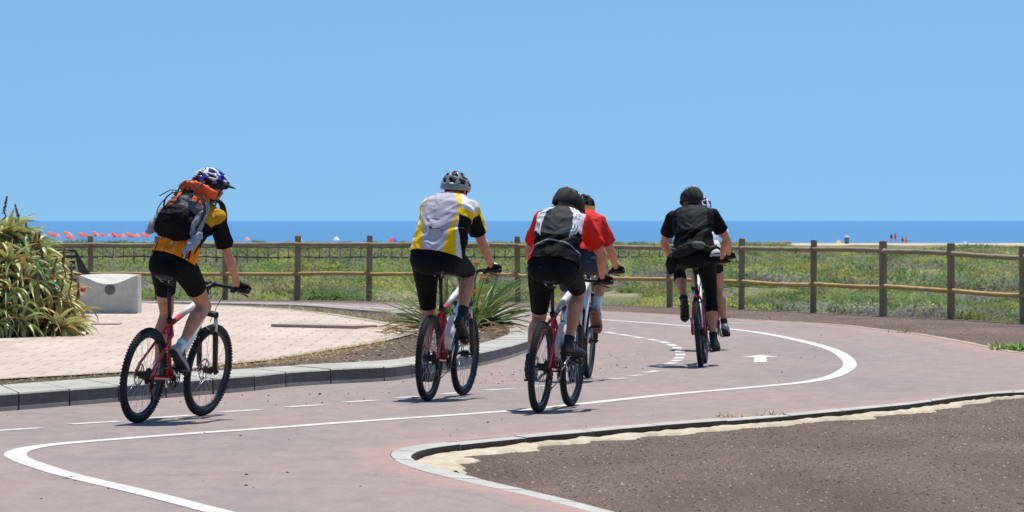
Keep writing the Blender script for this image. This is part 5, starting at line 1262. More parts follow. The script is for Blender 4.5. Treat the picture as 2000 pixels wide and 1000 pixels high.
def rider(bike, label, c):
    """c: scale s, girth w, torso lean th, side shift, head yaw/pitch, clothes"""
    s, w, th = c.get('s', 1.0), c.get('w', 1.0), R(c['th']); S_ = bike['saddle']; mw = bike['mw']
    tilt = R(c.get('tilt', 0)); sh = c.get('shift', 0.0); bulk = c.get('bulk', 1.0)
    def dirv(t): return Vector((math.sin(t), -math.sin(tilt), math.cos(t))).normalized()
    Pc = S_ + Vector((0.0, sh, 0.088 * s)); e0, e1, e2 = dirv(th * 0.62), dirv(th), dirv(th * 1.25)
    T = c.get('torso', 1.0) * s
    P = [Pc - e0 * 0.06 * s, Pc, Pc + e0 * 0.10 * T]; P.append(P[-1] + e0 * 0.10 * T); P.append(P[-1] + e1 * 0.11 * T); P.append(P[-1] + e1 * 0.09 * T); P.append(P[-1] + e2 * 0.065 * T)
    neck0 = P[-1] + e2 * 0.035 * T; hp = R(c.get('hp', 15)); nk = c.get('neck', 1.0)
    ndir = dirv(th * c.get('neckbend', 0.8)); neck1 = neck0 + ndir * 0.085 * s * nk
    Hc = neck1 + Vector((math.sin(hp * 0.5) * 0.05 + 0.012 + (0.085 - c.get('hz', 0.085)) * 0.6, 0, c.get('hz', 0.085))) * s
    H = head_frame(Hc, R(c.get('hy', 0)), hp, R(c.get('hr', 0)))
    es = [e0, e0, e0, e0, e1, e1, e2]
    Wd = [0.150 * w, 0.165 * w, 0.150 * w * bulk, 0.152 * w * bulk, 0.168 * w, 0.176 * w, 0.135 * w]
    Dp = [0.105 * w, 0.125 * w, 0.108 * w * bulk, 0.112 * w * bulk, 0.118 * w, 0.108 * w, 0.080 * w]
    def torso(mb, inf, i0=0, i1=7, ext=0.0):
        secs = []
        for i in range(i0, i1):
            nrm = es[i].cross(Y3).normalized(); lat = nrm.cross(es[i]).normalized()
            secs.append((P[i], lat, nrm, Wd[i] * s + inf + (0.012 if inf > 0.01 and i < 3 else 0), Dp[i] * s + inf + (0.010 if inf > 0.01 and i < 3 else 0)))
        # rounded ends
        a = secs[0]; b = secs[-1]
        secs = [(a[0] - es[i0] * 0.05 * s, a[1], a[2], a[3] * 0.62, a[4] * 0.62)] + secs + [(b[0] + es[i1 - 1] * 0.035 * s, b[1], b[2], b[3] * 0.6, b[4] * 0.62)]
        mb.loft(secs, 0, 24)
    lat = Y3
    J = {}
    for q in (-1, 1):                      # -1 right, 1 left
        shp = P[5] + Y3 * (q * c.get('shw', 0.168) * w * s) + e2 * 0.0 * s + Vector((0.035, 0, 0.0)) * s
        g, ax = bike['grips'][q]; g = g + Vector(c.get('hand_off', {}).get(q, (0, 0, 0)))
        fwd = Vector((ax.y, -ax.x, 0)).normalized(); fwd = fwd if fwd.x > 0 else -fwd
        wr = g - fwd * 0.068 + Z3 * 0.048
        pole = Vector((-0.15, q * c.get('elbow', 0.7), -0.45)); el = ik(shp, wr, 0.305 * s, 0.265 * s, pole)
        hip = Pc + Y3 * (q * 0.088 * w * s) + Vector((0.01, 0, -0.035)) * s
        pd = bike['feet'][q]; fp = R(c.get('foot', {}).get(q, 15)); toe = R(c.get('toe', {}).get(q, 6))
        f = Vector((math.cos(fp), -math.sin(toe) * (1 if q < 0 else -1) * -1 * -1, -math.sin(fp))).normalized(); f = Vector((math.cos(fp) * math.cos(toe), q * math.sin(toe) * math.cos(fp), -math.sin(fp)))
        lat_ = f.cross(Z3).normalized(); up = lat_.cross(f).normalized()
        ank = pd + up * (0.085 + 0.020) - f * 0.125 * s
        kn = ik(hip, ank, 0.43 * s, 0.425 * s, Vector((1, q * c.get('knee', {}).get(q, 0.08), 0.2)))
        J[q] = dict(sh=shp, el=el, wr=wr, g=g, ax=ax, hip=hip, kn=kn, an=ank, f=f, up=up)
    mwm = mw
    body = MB(); torso(body, 0.0)
    body.tube([P[-1], neck0, neck1, neck1 + (Hc - neck1) * 0.4], [0.075 * s, 0.060 * s * w, 0.054 * s * w, 0.052 * s], 0, 16)
    build_head(body, H, s * 0.98)
    th_r = [(0, 0.098), (0.2, 0.096), (0.5, 0.082), (0.8, 0.064), (1, 0.056)]; LW = c.get('leg', 1.0)
    for q in (-1, 1):
        j = J[q]; 
        limb(body, j['hip'], j['kn'], [(t, r * s * LW) for t, r in th_r], (Vector((0.3, 0, 0.4)), [0, 0.03, 0.03, 0.005, 0]))
        body.ball(j['hip'] + Vector((-0.032, q * -0.004, 0.012)) * s, (0.098 * s * w, 0.088 * s * w, 0.092 * s * w), None, 0, 14, 10)
        sd_ = (j['an'] - j['kn']).normalized(); bk = Vector((-1, 0, 0)); bk = (bk - sd_ * bk.dot(sd_)).normalized(); body.ball(j['kn'] - bk * 0.022 * s, 0.040 * s * LW, None, 0, 12, 8)
        for q2 in (-1, 1): limb(body, j['kn'].lerp(j['an'], 0.10) + Y3 * q2 * 0.016 + bk * 0.012, j['kn'].lerp(j['an'], 0.46) + Y3 * q2 * 0.014 + bk * 0.016, [(0, 0.028 * s), (0.5, 0.043 * s * LW), (1, 0.026 * s)])
        limb(body, j['kn'], j['an'], [(0, 0.053 * s * LW), (0.12, 0.050 * s * LW), (0.30, 0.061 * s * LW), (0.5, 0.053 * s * LW), (0.75, 0.037 * s * LW), (1, 0.031 * s)], (bk, [0, 0.006, 0.020, 0.014, 0.004, 0]))
        o0 = j['an'] - j['up'] * 0.05; limb(body, o0 - j['f'] * 0.025, o0 + j['f'] * 0.13, [(0, 0.030), (0.5, 0.032), (1, 0.022)])
        AW = c.get('arm', 1.0)
        body.ball(j['sh'], 0.058 * s * AW, None, 0, 14, 10); limb(body, P[-1] + Z3 * 0.01, j['sh'], [(0, 0.055 * s), (1, 0.050 * s)])
        limb(body, j['sh'], j['el'], [(0, 0.056 * s * AW), (0.3, 0.053 * s * AW), (0.6, 0.048 * s * AW), (1, 0.037 * s * AW)])
        limb(body, j['el'], j['wr'], [(0, 0.038 * s * AW), (0.25, 0.043 * s * AW), (0.6, 0.034 * s * AW), (1, 0.025 * s)])
        hand(body, j['g'], j['ax'], q, j['wr'])
    bme = remesh(body, 'person', M['skin'], 0.0075, 3)
    po = bpy.data.objects.new('person', bme); link(po); po.matrix_world = mw; tag(po, label, 'person', None)
    # hair
    if c.get('hair'):
        hb = MB(); B3 = H.to_3x3(); hb.ball(H @ Vector((-0.030, 0, 0.008)) , (0.088 * s, 0.083 * s, 0.095 * s), B3, 0, 16, 12)
        if c['hair'][1] > 0:
            L_ = c['hair'][1]
            for k in range(26):
                a = R(100 + 160 * k / 25); st_ = H @ Vector((-0.02 + 0.075 * math.cos(a), 0.078 * math.sin(a), -0.02)); e = st_ + (H.to_3x3() @ Vector((-0.02 + rng.uniform(-.02, .02), rng.uniform(-.025, .025), -L_ * (0.7 + 0.5 * rng.random()))))
                hb.tube([st_, (st_ + e) / 2 + B3 @ Vector((-0.015, 0, 0)), e], [0.014, 0.013, 0.006], 0, 6, round_end=True)
        hm = remesh(hb, 'hair', M[c['hair'][0]], 0.006, 1); hm = clip(hm, [(H @ Vector((0.022, 0, 0.0)), B3 @ Vector((1, 0, 0.0)), None)]); obj('hair', hm, po)
    eyes = MB()
    for q in (-1, 1):
        eo = MB(); eo.ball(H @ Vector((0.073 * s, q * 0.030 * s, 0.004)), 0.012 * s, None, 0, 10, 8); e_ = eo.build('eye', M['eye'], po)
        ip = MB(); ip.ball(H @ Vector((0.0825 * s, q * 0.030 * s, 0.004)), 0.0045 * s, None, 0, 8, 6); ip.build('iris', M['black'], e_)
    # shirt
    hem = c.get('hem', 0.0); inf = c.get('loose', 0.013)
    def shirt(mb, inf, sl):
        torso(mb, inf, 0 if hem < 0.05 else 1, 7)
        for q in (-1, 1):
            j = J[q]; mb.ball(j['sh'], 0.060 * s + inf, None, 0, 14, 10); limb(mb, P[-1] + Z3 * 0.002, j['sh'], [(0, 0.072 * s + inf * 0.8), (0.5, 0.070 * s + inf), (1, 0.052 * s + inf)])
            AW = c.get('arm', 1.0)
            limb(mb, j['sh'], j['el'], [(0, 0.062 * s * AW + inf), (0.3, 0.058 * s * AW + inf), (0.6, 0.055 * s * AW + inf * 1.4), (1, 0.055 * s + inf * 1.4)])
        mb.tube([P[-2], P[-1], neck0 + e2 * 0.0], [0.10 * s + inf, 0.085 * s + inf * 0.5, 0.070 * s * w + inf * 0.4], 0, 16)
    sm = MB(); shirt(sm, inf, 0.55); sme = remesh(sm, 'shirt', M['cloth'], 0.0065, 4)
    fold_amt = c.get('fold', 0.005)
    ei = (P[5] - P[1]).normalized()
    def folds(p):
        rel = p - P[1]; v = rel.dot(ei)
        q = Vector((rel.y * 7 + v * 5, v * 13 - abs(rel.y) * 9, rel.x * 7)); n1 = noise.noise(q); n2 = noise.noise(Vector((rel.y * 16 + 9, v * 24 + rel.y * 20, rel.x * 16)))
        return fold_amt * (1.1 - abs(n1) * 4.4) * (1.0 if v < 0.25 else 0.65) + fold_amt * 0.4 * n2
    def coords(p):
        """u to the rider's right (m), v up the back (m), back flag, arm (-1 left, 1 right, 0), fraction down the arm"""
        rel = p - P[1]; v = rel.dot(ei); u = -(rel.y); back = rel.dot(ei.cross(Y3)) < 0.02; back = (rel.dot(Vector((-ei.z, 0, ei.x)))) > -0.01
        arm = 0; ta = 0
        for q in (-1, 1):
            j = J[q]; d = j['el'] - j['sh']; t = (p - j['sh']).dot(d) / d.length_squared; ps = j['sh'] + d * max(0, min(1, t))
            if t > 0.02 and (p - ps).length < 0.105 and -q * u > 0.15 * w * s * 0.9: arm = -q; ta = t; 
        return u / s / w * 1.0, v / s, back, arm, ta
    fn = c['print']; paint(sme, lambda p, n: fn(*coords(p), n)); displace(sme, folds)
    cuts = [(P[1] + e0 * (hem * s), -(e0 + Vector((-c.get('hemtilt', 0.0), 0, 0))).normalized(), None), (neck0 + e2 * 0.012, (ndir + Vector((0.25, 0, 0))).normalized(), 0.11)]
    for q in (-1, 1):
        j = J[q]; d = (j['el'] - j['sh']).normalized(); cuts.append((j['sh'].lerp(j['el'], c.get('sleeve', 0.66)), d, 0.16 * s))
    sme = clip(sme, cuts); nrm1 = e1.cross(Y3).normalized()
    so = obj('shirt', smoothall(sme), po); thick(so, 0.004)
    # shorts
    sh_ = MB(); torso(sh_, 0.006, 0, 3); 
    for q in (-1, 1):
        j = J[q]; LW = c.get('leg', 1.0)
        sh_.ball(j['hip'] + Vector((-0.032, q * -0.004, 0.012)) * s, (0.098 * s * w + .006, 0.088 * s * w + .006, 0.092 * s * w + .006), None, 0, 14, 10)
        limb(sh_, j['hip'], j['kn'], [(t, r * s * LW + (0.006 if c.get('lycra', 1) else 0.016)) for t, r in th_r], (Vector((0.3, 0, 0.4)), [0, 0.03, 0.03, 0.005, 0]))
        if c.get('tights'):
            sd_ = (j['an'] - j['kn']).normalized(); bk = Vector((-1, 0, 0)); bk = (bk - sd_ * bk.dot(sd_)).normalized()
            limb(sh_, j['kn'], j['an'], [(0, 0.057 * s), (0.12, 0.056 * s), (0.30, 0.064 * s), (0.5, 0.058 * s)], (bk, [0, 0.006, 0.020, 0.014]))
    sh_.ball(P[0] + Vector((-0.015, 0, 0.0)), (0.125 * s * w, 0.165 * s * w, 0.095 * s), None, 0, 14, 10)
    hme = remesh(sh_, 'shorts', M[c.get('shorts', 'lycra')], 0.0075, 3); cuts = [(P[2] + e0 * (-0.01), e0, None)]
    for q in (-1, 1):
        j = J[q]
        if c.get('tights'): d = (j['an'] - j['kn']).normalized(); cuts.append((j['kn'].lerp(j['an'], c['tights']), d, 0.13))
        else: d = (j['kn'] - j['hip']).normalized(); cuts.append((j['hip'].lerp(j['kn'], c.get('short', 0.78)), d, 0.15))
    hme = clip(hme, cuts); displace(hme, lambda p: 0.0022 * noise.noise(p * 22)); ho = obj('shorts', smoothall(hme), po); thick(ho, 0.003)
    # gloves, socks, shoes
    for q in (-1, 1):
        j = J[q]; gm = MB(); hand(gm, j['g'], j['ax'], q, j['wr'], 0.0035, True); gme = remesh(gm, 'glove', M[c.get('glove', 'glove')], 0.006, 1)
        fwd = (j['g'] - j['wr']); d = -(j['g'] + Z3 * 0.036 - j['wr']).normalized(); gme = clip(gme, [(j['wr'] - d * 0.004, d, 0.06)]); go = obj('glove', gme, po)
        if c.get('glove_back'):
            kb = MB(); axn = j['ax']; kb.ball(j['g'] + Z3 * 0.052 - X3 * 0.012, (0.030, 0.030, 0.010), None, 0, 12, 8); kb.build('glove_panel', M['white'], go)
        sk = MB(); sd_ = (j['an'] - j['kn']).normalized(); sL = c.get('sock', 0.10)
        sk.tube([j['an'] + sd_ * 0.03, j['an'], j['an'] - sd_ * sL * 0.6, j['an'] - sd_ * sL], [0.038, 0.038 * s, 0.039 * s, 0.043 * s], 0, 16); sk.build('sock', M[c.get('sockm', 'sock_black')], po)
        shm = c.get('shoes', ('shoe_black', 'sole', 'strap')); shoe(po, j['an'], j['f'], q, j['up'], s, [M[k] for k in shm], 0)
    c['helmet'](po, H, s)
    return dict(po=po, P=P, J=J, e=(e0, e1, e2), H=H, Pc=Pc, s=s, mw=mw, shirt=so, w=w)

# ---- jersey prints -------------------------------------------------
BLK = (0.006, 0.006, 0.007); WHT = (0.72, 0.72, 0.74); ORG = (1.0, 0.27, 0.01); GLD = (0.62, 0.30, 0.02); YEL = (0.90, 0.56, 0.01); LIL = (0.50, 0.465, 0.53); RED = (0.72, 0.025, 0.02); CHR = (0.045, 0.046, 0.050); GRY = (0.3, 0.31, 0.33)
def print_orange(u, v, back, arm, ta, n):
    if arm:
        return ORG if ta > 0.60 and arm > 0 and n.y > -0.3 and n.x > -0.2 else BLK
    a = abs(u)
    if v < 0.155 + 0.01 * math.cos(u * 20):
        if 0.118 < a < 0.126: return BLK
        if 0.136 < a < 0.142: return WHT
        if 0.142 < a < 0.15: return BLK
        if abs(u) < 0.10 and (abs(a - 0.045) < 0.002): return (0.85, 0.55, 0.3)
        return ORG
    if u > 0.07 and v > 0.33: return GLD
    if u > 0.075:
        k = (v - 0.20) - (u - 0.075) * 1.0
        if 0.0 < k < 0.02: return BLK
        if 0.02 <= k < 0.05 and u < 0.15: return WHT
        if 0.05 <= k < 0.12 and v < 0.31: return GLD
    if -0.165 < u < -0.07 and v > 0.33: return GLD
    return BLK
def piecew(x, xs_, ys_): return float(np.interp(x, xs_, ys_))
def print_yellow(u, v, back, arm, ta, n):
    if arm:
        if ta < 0.12: return YEL if v > 0.3 else BLK
        if arm * -n.y > 0.80 and n.z > -0.1: return YEL
        return BLK
    a = abs(u); hw = piecew(v, [0, .12, .2, .3, .38, .44, .5], [.072, .085, .095, .125, .13, .11, .075]); ye = hw + piecew(v, [0, .12, .2, .3, .38, .46], [.080, .058, .032, .014, .014, .03]); we = ye + piecew(v, [0, .15, .25, .3], [.03, .022, .012, 0.0])
    if not back: return YEL if v > 0.3 else BLK
    if a < hw:
        if abs(v - 0.235) < 0.0035: return (0.28, 0.25, 0.31)
        return LIL
    if a < ye: return YEL
    if v < 0.3: return WHT if a < we else BLK
    if v > 0.345 + (a - 0.12) * 0.2: return WHT if (v > 0.375 or a < 0.13) else YEL
    return YEL if v > 0.32 else BLK
def print_stripes(u, v, back, arm, ta, n):
    if arm: return RED
    a = abs(u)
    if v > 0.47: return BLK
    if not back: return RED if a > 0.06 else BLK
    if v < 0.17:
        if abs(v - (0.125 - 0.02 * (a / 0.15) ** 2)) < 0.0045: return (0.35, 0.36, 0.38)
        if u < -0.145: return RED
        return BLK
    if a > 0.168: return RED
    top = piecew(v, [0.17, 0.3, 0.4, 0.47], [0.105, 0.118, 0.105, 0.06])
    for k in range(3):
        c_ = top + k * 0.019 * (0.6 + (v - 0.17) * 2.2)
        if abs(a - c_) < 0.0048 + 0.004 * (v > 0.3) and v > 0.18 + 0.02 * k: return WHT
    if a > top + 0.036 and 0.25 < v < 0.44: return WHT
    if a < top: return CHR
    return BLK if v < 0.30 else CHR
def print_red(u, v, back, arm, ta, n): return (0.62, 0.03, 0.025)
def print_black(u, v, back, arm, ta, n):
    if abs(u) < 0.13 and v > 0.17 and back and not arm: return (0.022, 0.025, 0.027)  # paler upper back: satin sheen painted into the black cloth
    return (0.004, 0.004, 0.005)
def print_white(u, v, back, arm, ta, n): return WHT if abs(u) > 0.05 else BLK
hm = lambda n_, c, **k: mat(n_, c, k.get('rough', 0.3), coat=k.get('coat', 0.5), var=0.05)
HS, HW, HB, HK, HD = hm('helmet_silver', (0.24, 0.245, 0.26)), hm('helmet_white', (0.78, 0.8, 0.84)), hm('helmet_blue', (0.03, 0.06, 0.45)), hm('helmet_black', (0.014, 0.014, 0.016), rough=0.85, coat=0.0), hm('helmet_graphite', (0.10, 0.11, 0.12))
HY = hm('helmet_yellow', (0.7, 0.5, 0.03))
liner = mat('helmet_foam', (0.012, 0.012, 0.013), 0.9)
def helm1(po, H, k):
    def acc(x, y, z):
        if z < 0.30: return 3 if z < 0.12 else 2
        if x > 0.2: return 1 if (int((y + 2) * 7)) % 2 else 0
        return 0 if int((x + y * 0.7 + 3) * 5) % 3 else 1
    helmet(po, H, k * 1.06, [HW, HB, HD, HK], acc, liner, HK)
def helm2(po, H, k):
    helmet(po, H, k * 1.04, [HS, HK], lambda x, y, z: 1 if z > 0.86 else 0, liner, None)
def helm3(po, H, k): helmet(po, H, k * 1.07, [HK, HD], lambda x, y, z: 1 if z > 0.5 else 0, liner, HK, 'half')
def helm3b(po, H, k): helmet(po, H, k * 1.04, [HK, HY], lambda x, y, z: 1 if z < 0.02 and y < 0 else 0, liner, HK)
def helm4(po, H, k): helmet(po, H, k * 1.05, [HK, HS], lambda x, y, z: 1 if z > 0.62 else 0, liner, HK, 'half')
def helm4b(po, H, k): helmet(po, H, k * 1.02, [HW, HB], lambda x, y, z: 1 if int((y + 2) * 6) % 3 == 0 else 0, liner, HB)

BK = {}
BK[1] = make_bike('red and white mountain bike leaned into the bend by the kerb, nearest on the left', (268, 826), 20.5, 8.5, 3, 150, 1.045, 0.97)
BK[2] = make_bike('red and white mountain bike under the rider in yellow and grey, beside the flax clump', (835, 783), 14.5, 2.5, 2, 82, 1.03, 1.03)
BK[3] = make_bike('red and white mountain bike on the solid lane line with the striped jersey rider', (1052, 806), 13.5, 3, 1, 30, 0.985, 0.96)
BK[4] = make_bike('red mountain bike seen straight from behind, its rear wheel nearest the dashed line', (1369, 717), 5.0, -4, 2, -82, 1.0, 1.0)
BK[5] = make_bike('black and white mountain bike mostly hidden behind the striped jersey rider', (1119, 747), 8, 2, 0, 88, 0.98, 0.97, ('black', 'white'))
BK[6] = make_bike('red bicycle farthest along, half hidden by the rider in black', (1396, 686), 3, -5, 0, -75, 1.0, 0.99)
bottle(BK[2], 0.42, 1.15, 'white plastic bottle on the frame of the bike under the yellow rider', 0.045); bottle(BK[3], 0.40, 1.15, 'translucent bottle with blue cap on the frame of the bike on the solid line', 0.045)
bottle(BK[1], 0.36, 0.9, 'white bottle low on the frame of the leftmost bike', 0.036)
PE = {}
PE[1] = rider(BK[1], 'person in black and orange jersey with backpack riding leftmost, head turned to the right', dict(tilt=6, th=37, s=0.97, w=0.93, hy=-38, hp=5, print=print_orange, helmet=helm1, hair=('hair', 0.11), short=0.60, sleeve=0.70, shoes=('shoe_grey', 'sole', 'strap'), sockm='sock_white', sock=0.05, foot={-1: 38, 1: 15}, hem=0.015, elbow=0.3, arm=0.86, leg=0.95, knee={-1: 0.12, 1: 0.02}, neckbend=1.5, neck=1.1, hz=0.08))
PE[2] = rider(BK[2], 'heavily built person in yellow, grey and black jersey with red bandana under a silver helmet', dict(th=28, hz=0.025, shift=0.035, tilt=5, s=1.04, w=1.15, bulk=1.10, hy=-12, hp=18, print=print_yellow, helmet=helm2, short=0.93, sleeve=0.72, shoes=('shoe_black', 'sole', 'shoe_grey'), sock=0.10, foot={-1: 42, 1: 12}, elbow=0.2, shw=0.140, hem=0.0, glove_back=True, knee={-1: 0.06, 1: 0.05}, neck=0.45, neckbend=1.7))
PE[3] = rider(BK[3], 'person in charcoal jersey with white stripes and red sleeves, crouched over the bars', dict(th=42, hz=0.03, s=1.0, w=1.07, hy=-18, hp=34, print=print_stripes, helmet=helm3, short=0.86, sleeve=0.72, shoes=('shoe_black', 'sole', 'shoe_grey'), sock=0.05, foot={-1: 4, 1: 20}, toe={-1: 22, 1: 6}, elbow=0.6, shw=0.143, hem=0.0, knee={-1: 0.08, 1: 0.1}, neck=0.5, neckbend=2.1))
PE[4] = rider(BK[4], 'person all in black with three-quarter tights and a waist bag, seen straight from behind', dict(th=37, hz=0.06, s=1.02, w=1.12, hy=22, hp=20, print=print_black, helmet=helm4, tights=0.42, sleeve=0.62, sock=0.05, foot={-1: 12, 1: 40}, elbow=1.0, hem=0.0, hair=('darkhair', 0.0), knee={-1: 0.1, 1: 0.18}, neck=0.45, neckbend=1.8))
PE[5] = rider(BK[5], 'person in plain red shirt and navy shorts, half hidden behind the striped rider', dict(th=41, hz=0.035, s=0.98, w=0.98, hy=0, hp=15, print=print_red, helmet=helm3b, short=0.62, lycra=0, shorts='navy', sleeve=0.72, shoes=('shoe_grey', 'sole_tan', 'shoe_grey'), sockm='sock_white', sock=0.13, foot={-1: 50, 1: 12}, elbow=0.3, shw=0.145, tilt=-4, hem=0.03, loose=0.02, knee={-1: 0.15, 1: 0.1}, neck=0.5, neckbend=2.0))
PE[6] = rider(BK[6], 'person in blue and white helmet riding hidden in front of the rider in black', dict(th=45, s=0.96, w=0.85, hy=0, hp=12, print=print_white, helmet=helm4b, short=0.55, sleeve=0.6, shoes=('shoe_grey', 'sole', 'shoe_black'), sockm='sock_black', sock=0.06, foot={-1: 16, 1: 30}, elbow=0.4, arm=0.85, knee={-1: 0.1, 1: 0.1}, neck=0.5, neckbend=1.6))
# ------------------------------------------------------------------ things worn and carried
from mathutils.bvhtree import BVHTree
def paint_obj(me, fn): paint(me, lambda p, n: fn(p, n))
# backpack of the first rider
r1 = PE[1]; P = r1['P']; e1 = r1['e'][1]; en = Vector((-math.cos(R(38)), 0, math.sin(R(38)))); ey = Y3
bpk = tag(empty('backpack', mw=r1['mw'] @ Matrix.Translation(P[3])), 'black, grey and orange backpack on the back of the leftmost rider', 'backpack')
o0 = P[3] + en * 0.155 + e1 * 0.09
def L1(a, b, c): return o0 + ey * a + e1 * b + en * c - P[3]
Bm = Matrix((ey, e1, en)).transposed()
mb = MB()
secs = []
for b, wx, dz, off in ((-0.20, 0.10, 0.05, -0.02), (-0.185, 0.135, 0.085, 0.0), (-0.12, 0.150, 0.105, 0.01), (-0.02, 0.148, 0.10, 0.005), (0.08, 0.14, 0.09, -0.005), (0.16, 0.12, 0.075, -0.015), (0.205, 0.08, 0.045, -0.02)):
    secs.append((L1(0, b, off), ey, en, wx, dz))
mb.loft(secs, 0, 24)
mb.ball(L1(0, -0.09, 0.095), (0.115, 0.095, 0.045), Bm, 0, 16, 10)
me = remesh(mb, 'pack_body', M['cloth'], 0.007, 3); displace(me, lambda p: 0.010 * (0.4 - abs(noise.noise(p * 14)) * 2) + 0.004 * noise.noise(p * 40))
def pk(p, n):
    q = p - (o0 - P[3]); a, b, c = q.dot(ey), q.dot(e1), q.dot(en)
    if b < 0.0 - 0.1 * abs(a): return BLK
    if abs(a) < 0.035 and b < 0.10 and c > 0.05: return (0.12, 0.125, 0.13)
    if abs(a) < 0.04 and c > 0.05: return BLK
    return (0.72, 0.13, 0.05) if b > 0.08 else ((0.5, 0.09, 0.05) if a > 0.05 else (0.12, 0.12, 0.125))
paint(me, pk); obj('pack_body', me, bpk)
mb = MB(); mb.ball(L1(0, 0.20, 0.005), (0.132, 0.046, 0.092), Bm, 0, 18, 12); mb.ball(L1(-0.05, 0.215, -0.03), (0.10, 0.038, 0.06), Bm, 0, 14, 10)
me = remesh(mb, 'pack_lid', M['cloth'], 0.007, 3); displace(me, lambda p: 0.016 * (0.4 - abs(noise.noise(p * 13)) * 2) + 0.006 * noise.noise(p * 38)); paint(me, lambda p, n: (0.78, 0.12, 0.045)); obj('pack_lid', me, bpk)
for s_ in (-1, 1):
    mb = MB(); mb.ball(L1(s_ * 0.145, -0.07, -0.01), (0.028, 0.11, 0.07), Bm, 0, 14, 10); mb.ball(L1(s_ * 0.132, 0.06, -0.02), (0.020, 0.08, 0.055), Bm, 0, 14, 10)
    me = remesh(mb, 'side_pocket', M['cloth'], 0.007, 2); displace(me, lambda p: 0.010 * (0.4 - abs(noise.noise(p * 18)) * 2)); paint(me, lambda p, n: (0.26, 0.27, 0.31)); obj('side_pocket', me, bpk)
def strap_(nm, pts, w=0.011, m_='strap', par=bpk):
    mb = MB(); mb.tube(crom(pts, 0.02), w, 0, 6, flat=0.35); mb.build(nm, M[m_], par)
for s_ in (-1, 1):
    S0 = r1['J'][s_]['sh'] - P[3]; nk_ = P[6] - P[3]
    strap_('shoulder_strap', [L1(s_ * 0.09, 0.17, -0.06), nk_ + ey * s_ * 0.105 + Z3 * 0.085, nk_ + ey * s_ * 0.12 + X3 * 0.10 + Z3 * 0.05, nk_ + ey * s_ * 0.135 + X3 * 0.14 - Z3 * 0.08, L1(s_ * 0.17, -0.10, -0.12)], 0.028)
    strap_('side_strap', [L1(s_ * 0.12, 0.12, 0.07), L1(s_ * 0.175, 0.0, 0.04), L1(s_ * 0.16, -0.14, 0.0)], 0.009)
    strap_('lid_strap', [L1(s_ * 0.055, 0.25, 0.05), L1(s_ * 0.065, 0.19, 0.102), L1(s_ * 0.06, 0.06, 0.108)], 0.009)
for s_ in (-1, 1):
    strap_('compression_strap', [L1(s_ * 0.03, 0.10, 0.112), L1(s_ * 0.10, 0.085, 0.10), L1(s_ * 0.155, 0.06, 0.05), L1(s_ * 0.165, 0.02, 0.0)], 0.010)
    mb = MB(); mb.box(L1(s_ * 0.06, 0.075, 0.118), (0.026, 0.032, 0.010), Bm, 0, 0.003); mb.build('buckle', M['black'], bpk)
strap_('haul_loop', [L1(-0.02, 0.10, 0.105), L1(-0.012, 0.15, 0.125), L1(0.012, 0.15, 0.125), L1(0.02, 0.10, 0.105)], 0.006)
strap_('loose_strap', [L1(0.12, 0.16, 0.03), L1(0.16, 0.15, 0.04), L1(0.20, 0.12, 0.03), L1(0.23, 0.10, 0.02)], 0.011)
strap_('hip_strap', [L1(-0.13, -0.17, -0.02), L1(-0.17, -0.23, -0.06), L1(-0.185, -0.28, -0.04), L1(-0.19, -0.33, -0.06), L1(-0.17, -0.31, -0.08)], 0.011)
strap_('hip_strap', [L1(-0.15, -0.12, -0.02), L1(-0.21, -0.18, -0.05), L1(-0.20, -0.27, -0.08)], 0.010)
for a_, b_, c_, sz, nm in ((-0.175, -0.215, -0.03, (0.032, 0.105, 0.045), 'hanging_pouch'), (0.165, -0.13, -0.02, (0.038, 0.075, 0.045), 'hip_pocket')):
    mb = MB(); mb.ball(L1(a_, b_, c_), sz, Bm @ Matrix.Rotation(0.25, 3, 'Z'), 0, 14, 10); me = remesh(mb, nm, M['cloth'], 0.007, 2); displace(me, lambda p: 0.014 * (0.5 - abs(noise.noise(p * 17)) * 2) + 0.006 * noise.noise(p * 45)); paint(me, lambda p, n: (0.30, 0.31, 0.38)); obj(nm, me, bpk)

# red bandana under the silver helmet
r2 = PE[2]; H = r2['H']; mb = MB(); mb.ball(H @ Vector((-0.014, 0, 0.010)), (0.104, 0.086, 0.092), H.to_3x3(), 0, 20, 14)
me = remesh(mb, 'bandana', M['cloth'], 0.006, 1); B3 = H.to_3x3(); me = clip(me, [(H @ Vector((0, 0, -0.046)), B3 @ Vector((0.5, 0, -1)).normalized(), None), (H @ Vector((0.075, 0, 0)), B3 @ X3, None)]); paint(me, lambda p, n: (0.6, 0.012, 0.015)); bo = obj('bandana', me, r2['po']); thick(bo, 0.003)
mb = MB(); a = H @ Vector((-0.125, 0.02, -0.02)); mb.tube([a + Vector((0.03, 0, 0.01)), a, a + Vector((-0.035, -0.04, -0.035)), a + Vector((-0.055, -0.075, -0.085))], [0.013, 0.018, 0.019, 0.010], 0, 8, flat=0.4); me = mb.mesh('bandana_tail', M['cloth']); paint(me, lambda p, n: (0.6, 0.012, 0.015)); obj('bandana_tail', me, bo)
mb = MB()
for y in (-0.045, 0.035): mb.ball(H @ Vector((-0.112, y, -0.004)), 0.010, None, 0, 8, 6)
mb.tube([H @ Vector((-0.085, -0.07, 0.0)), H @ Vector((-0.118, 0.0, -0.004)), H @ Vector((-0.085, 0.07, 0.0))], 0.009, 1, 6)
o_ = mb.build('fit_dial', [M['white'], M['black']], r2['po'])

